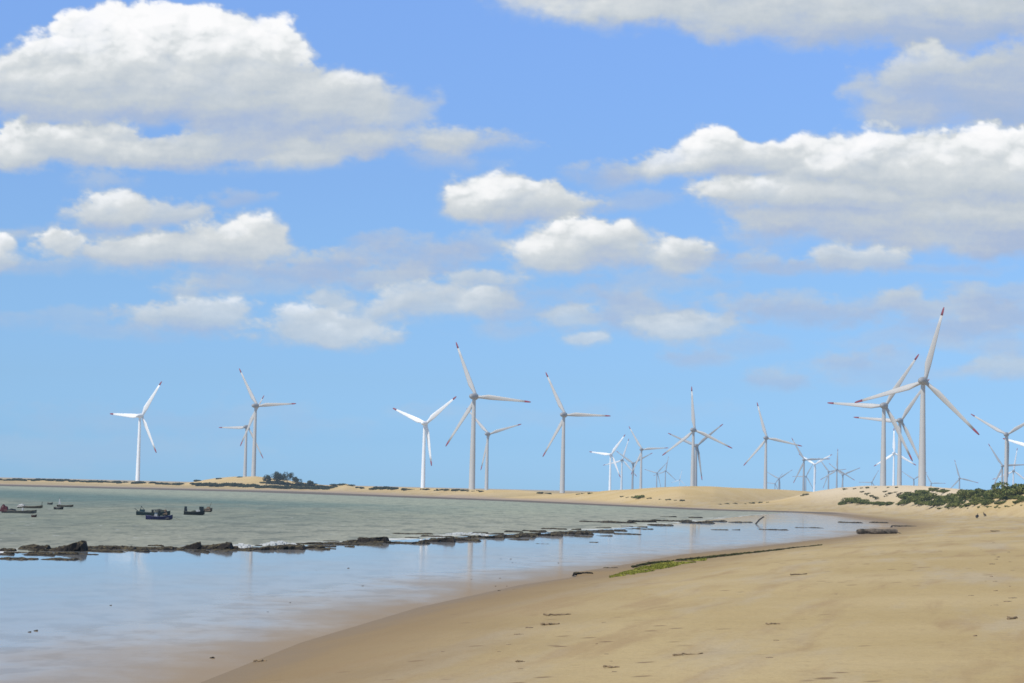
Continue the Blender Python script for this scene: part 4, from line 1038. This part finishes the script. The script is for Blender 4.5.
def cloud_fields(X, Y, PUFF):
    """X, Y: positions on the far sky in units of 1/F of a radian, x to the right, y downward like a map; returns cover and brightness"""
    def hsh(a, b, k):
        v = np.sin(a*127.1+b*311.7+k*74.7)*43758.5453; return v-np.floor(v)
    def fbm(x, y, s, o, k, rough=.5):
        r = 0; a = 1; t = 0
        for i in range(o):
            r = r+a*(vnoise(x, y, s, k+i*3.3)-.5)*2; t += a; a *= rough; s = s*0.5
            x, y = x*.8-y*.6, x*.6+y*.8
        return r/t
    def worley(x, y, s, k):
        x = x/s; y = y/s; xi = np.floor(x); yi = np.floor(y); best = np.full(x.shape, 9.)
        for i in (-1, 0, 1):
            for j in (-1, 0, 1):
                cx = xi+i+hsh(xi+i, yi+j, k); cy = yi+j+hsh(xi+i, yi+j, k+5)
                best = np.minimum(best, (x-cx)**2+(y-cy)**2)
        return 1-np.sqrt(best)
    wx = fbm(X, Y*1.2, 60, 6, 1, .6); wy = fbm(X, Y*1.2, 60, 6, 40, .6)
    Xw = X+wx*20; Yw = Y+wy*13
    def billow(x, y):
        return worley(x, y*1.25, 44, 1)*.62+worley(x, y*1.25, 21, 2)*.24+worley(x, y*1.25, 10, 3)*.075+fbm(x, y, 9, 3, 9)*.04
    Xb = X+wx*9; Yb = Y+wy*6
    B = billow(Xb, Yb)                                   # cauliflower texture
    soft_n = fbm(X, Y*2.0, 45, 6, 60, .62); ero = fbm(X+wx*6, Y*1.3, 11, 4, 77, .6)
    S = np.full(X.shape, .3); A = np.zeros(X.shape)
    for (px_, py_, rx_, ry_, soft, op, br, con) in PUFF:
        dx = (Xw-px_)/(rx_*1.16); dy = (Yw-py_)/(ry_*1.27)
        below = dy > 0
        dyy = np.where(below, dy*1.28, dy)
        q = np.sqrt(dx*dx+dyy*dyy)
        size = min(1, ry_/26)
        q = q-(B-.42)*.34*size-soft_n*(.26+.26*(ry_ < 24))*(.35+soft)-ero*.10
        # crisp tops, soft bases
        w = np.clip(soft*(.70+1.1*np.clip(dy+.3, 0, 1)), .14, 2)
        a = ss(1.06+.06*(ry_ < 20)-q, 0, w)*op
        n = np.sqrt(np.clip(1-np.minimum(q, 1)**2, 0, 1))
        s = br-.05+con*(-np.clip(dy+.25, -1, 1)*.62-np.clip(dy, 0, 1)**2*.5-dx*.12+.07)+(np.where(below, 0, (1-n))*.10*con)
        S = S*(1-a)+s*a; A = A*(1-a)+a
    e = 2.6
    rel = billow(Xb-e*.5, Yb-e)-B                        # light from the upper left
    relb = billow(Xb-e*2, Yb-e*4)-B
    lit = np.clip((S-.34)/.5, .10, 1)
    S = S-(rel*1.0+relb*.55)*lit+soft_n*.22*lit+(B-.42)*.16*lit+fbm(X*.22+wx*5, Y*1.0+wy*4, 15, 4, 91, .6)*.13
    A = A*np.clip(1.0+soft_n*.7*(1.15-A), 0, 1)
    return np.clip(A, 0, 1), np.clip(S, 0, 1.05)

def axis(a, b, step, outs): return np.concatenate([outs[0], np.arange(a, b, step), outs[1]])
_cx = axis(-60, 1084, 1.3, ([-2600,-1700,-1100,-800,-600,-450,-350,-270,-200,-150,-110,-80], [1100,1130,1170,1220,1280,1360,1450,1600,1800,2100,2600,3300]))
_cy = axis(-50, 500, 1.25, ([-900,-700,-550,-430,-330,-250,-190,-140,-100,-70], [504, 512]))
GX, GY = np.meshgrid(_cx, _cy)
CA, CS = cloud_fields(GX, GY, PUFF)
border = ss(GX, -2600, -1400)*(1-ss(GX, 2300, 3300))*ss(GY, -900, -500)
CA = CA*border
# the cloud deck stands 45 km out, as a curved bank behind everything else
CR = 45000.0
dv = np.stack([(GX-W/2)/F, -(GY-HH/2)/F, -np.ones_like(GX)], -1) @ C3.T
az = dv[..., 0]/dv[..., 1]; elv = dv[..., 2]/dv[..., 1]
hor = np.sqrt(1+az*az)
CV = np.stack([az/hor*CR, CR/hor, CAMZ+elv/hor*CR], -1)
ci = np.arange(GX.size).reshape(GX.shape)
CQ = np.stack([ci[:-1,:-1], ci[1:,:-1], ci[1:,1:], ci[:-1,1:]], -1).reshape(-1, 4)
ck = CA.ravel()[CQ].max(1) > 0.004
def cloud_mat(t):
    p = t.pos()
    nz = t.noise(t.vm('SCALE', p), 9.0, 4, .6); nz.inputs[0].links[0].from_node.inputs['Scale'].default_value = 0.001
    S = t.m('ADD', t.attr('bright'), t.m('MULTIPLY', t.m('SUBTRACT', nz.outputs[0], .5), .10))
    cr = t.node('ShaderNodeValToRGB'); t.l.new(S, cr.inputs[0])
    el = cr.color_ramp.elements; el[0].position = 0.0; el[0].color = (.33, .46, .70, 1); el[1].position = 1.0; el[1].color = (.98, .98, .99, 1)
    for pos_, c_ in ((.22, (.42, .51, .68, 1)), (.38, (.54, .60, .66, 1)), (.58, (.68, .72, .745, 1)), (.76, (.87, .89, .905, 1))):
        e_ = el.new(pos_); e_.color = c_
    em = t.node('ShaderNodeEmission'); t.l.new(cr.outputs[0], em.inputs[0])
    tr = t.node('ShaderNodeBsdfTransparent')
    sz = t.node('ShaderNodeSeparateXYZ'); t.l.new(p, sz.inputs[0])
    low = t.mr(sz.outputs[2], 0, CR*.115, .40, 1.0, False)
    return t.mixs(t.m('MULTIPLY', t.attr('cover'), low), tr.outputs[0], em.outputs[0])
M['cloud'] = material('cumulus_cloud', cloud_mat, painted_haze=False)
me = np_mesh('sky', CV.reshape(-1, 3), CQ[ck], M['cloud'], True)
vattr(me, 'cover', CA); vattr(me, 'bright', CS)
tag(link('sky', me), kind='structure')
tr_ = wt.node('ShaderNodeValToRGB'); wt.l.new(wt.m('DIVIDE', Vv, 0.8, clamp=True), tr_.inputs[0])
TS = [(0, (.56, .98, 1.80)), (.007, (.54, .93, 1.74)), (.022, (.52, .86, 1.56)), (.05, (.60, .86, 1.36)), (.097, (.75, .96, 1.31)), (.145, (.886, 1.056, 1.385)), (.231, (1.16, 1.31, 1.68)), (.4, (1.1, 1.2, 1.3)), (.8, (1.0, 1.0, 1.0))]
te = tr_.color_ramp.elements; te[1].position = 1.0; te[1].color = (.5, .5, .5, 1); te[0].color = (.28, .49, .90, 1)
for v_, c_ in TS[1:-1]:
    e_ = te.new(v_/0.8); e_.color = tuple(k2/2 for k2 in c_)+(1,)
tint = wt.vm('MULTIPLY', tr_.outputs[0], (1.72, 1.83, 1.95))
skyc = wt.vm('MULTIPLY', sky.outputs[0], tint)
bg1 = wt.node('ShaderNodeBackground'); wt.l.new(skyc, bg1.inputs[0]); bg1.inputs[1].default_value = 0.10
out = wt.node('ShaderNodeOutputWorld'); wt.l.new(bg1.outputs[0], out.inputs[0])

sc.view_settings.view_transform = 'Standard'; sc.view_settings.look = 'None'; sc.view_settings.exposure = 0
sc.render.film_transparent = False
sc.cycles.filter_width = 1.6
try: sc.cycles.max_bounces = 5; sc.cycles.transparent_max_bounces = 8; sc.cycles.use_denoising = True
except Exception: pass
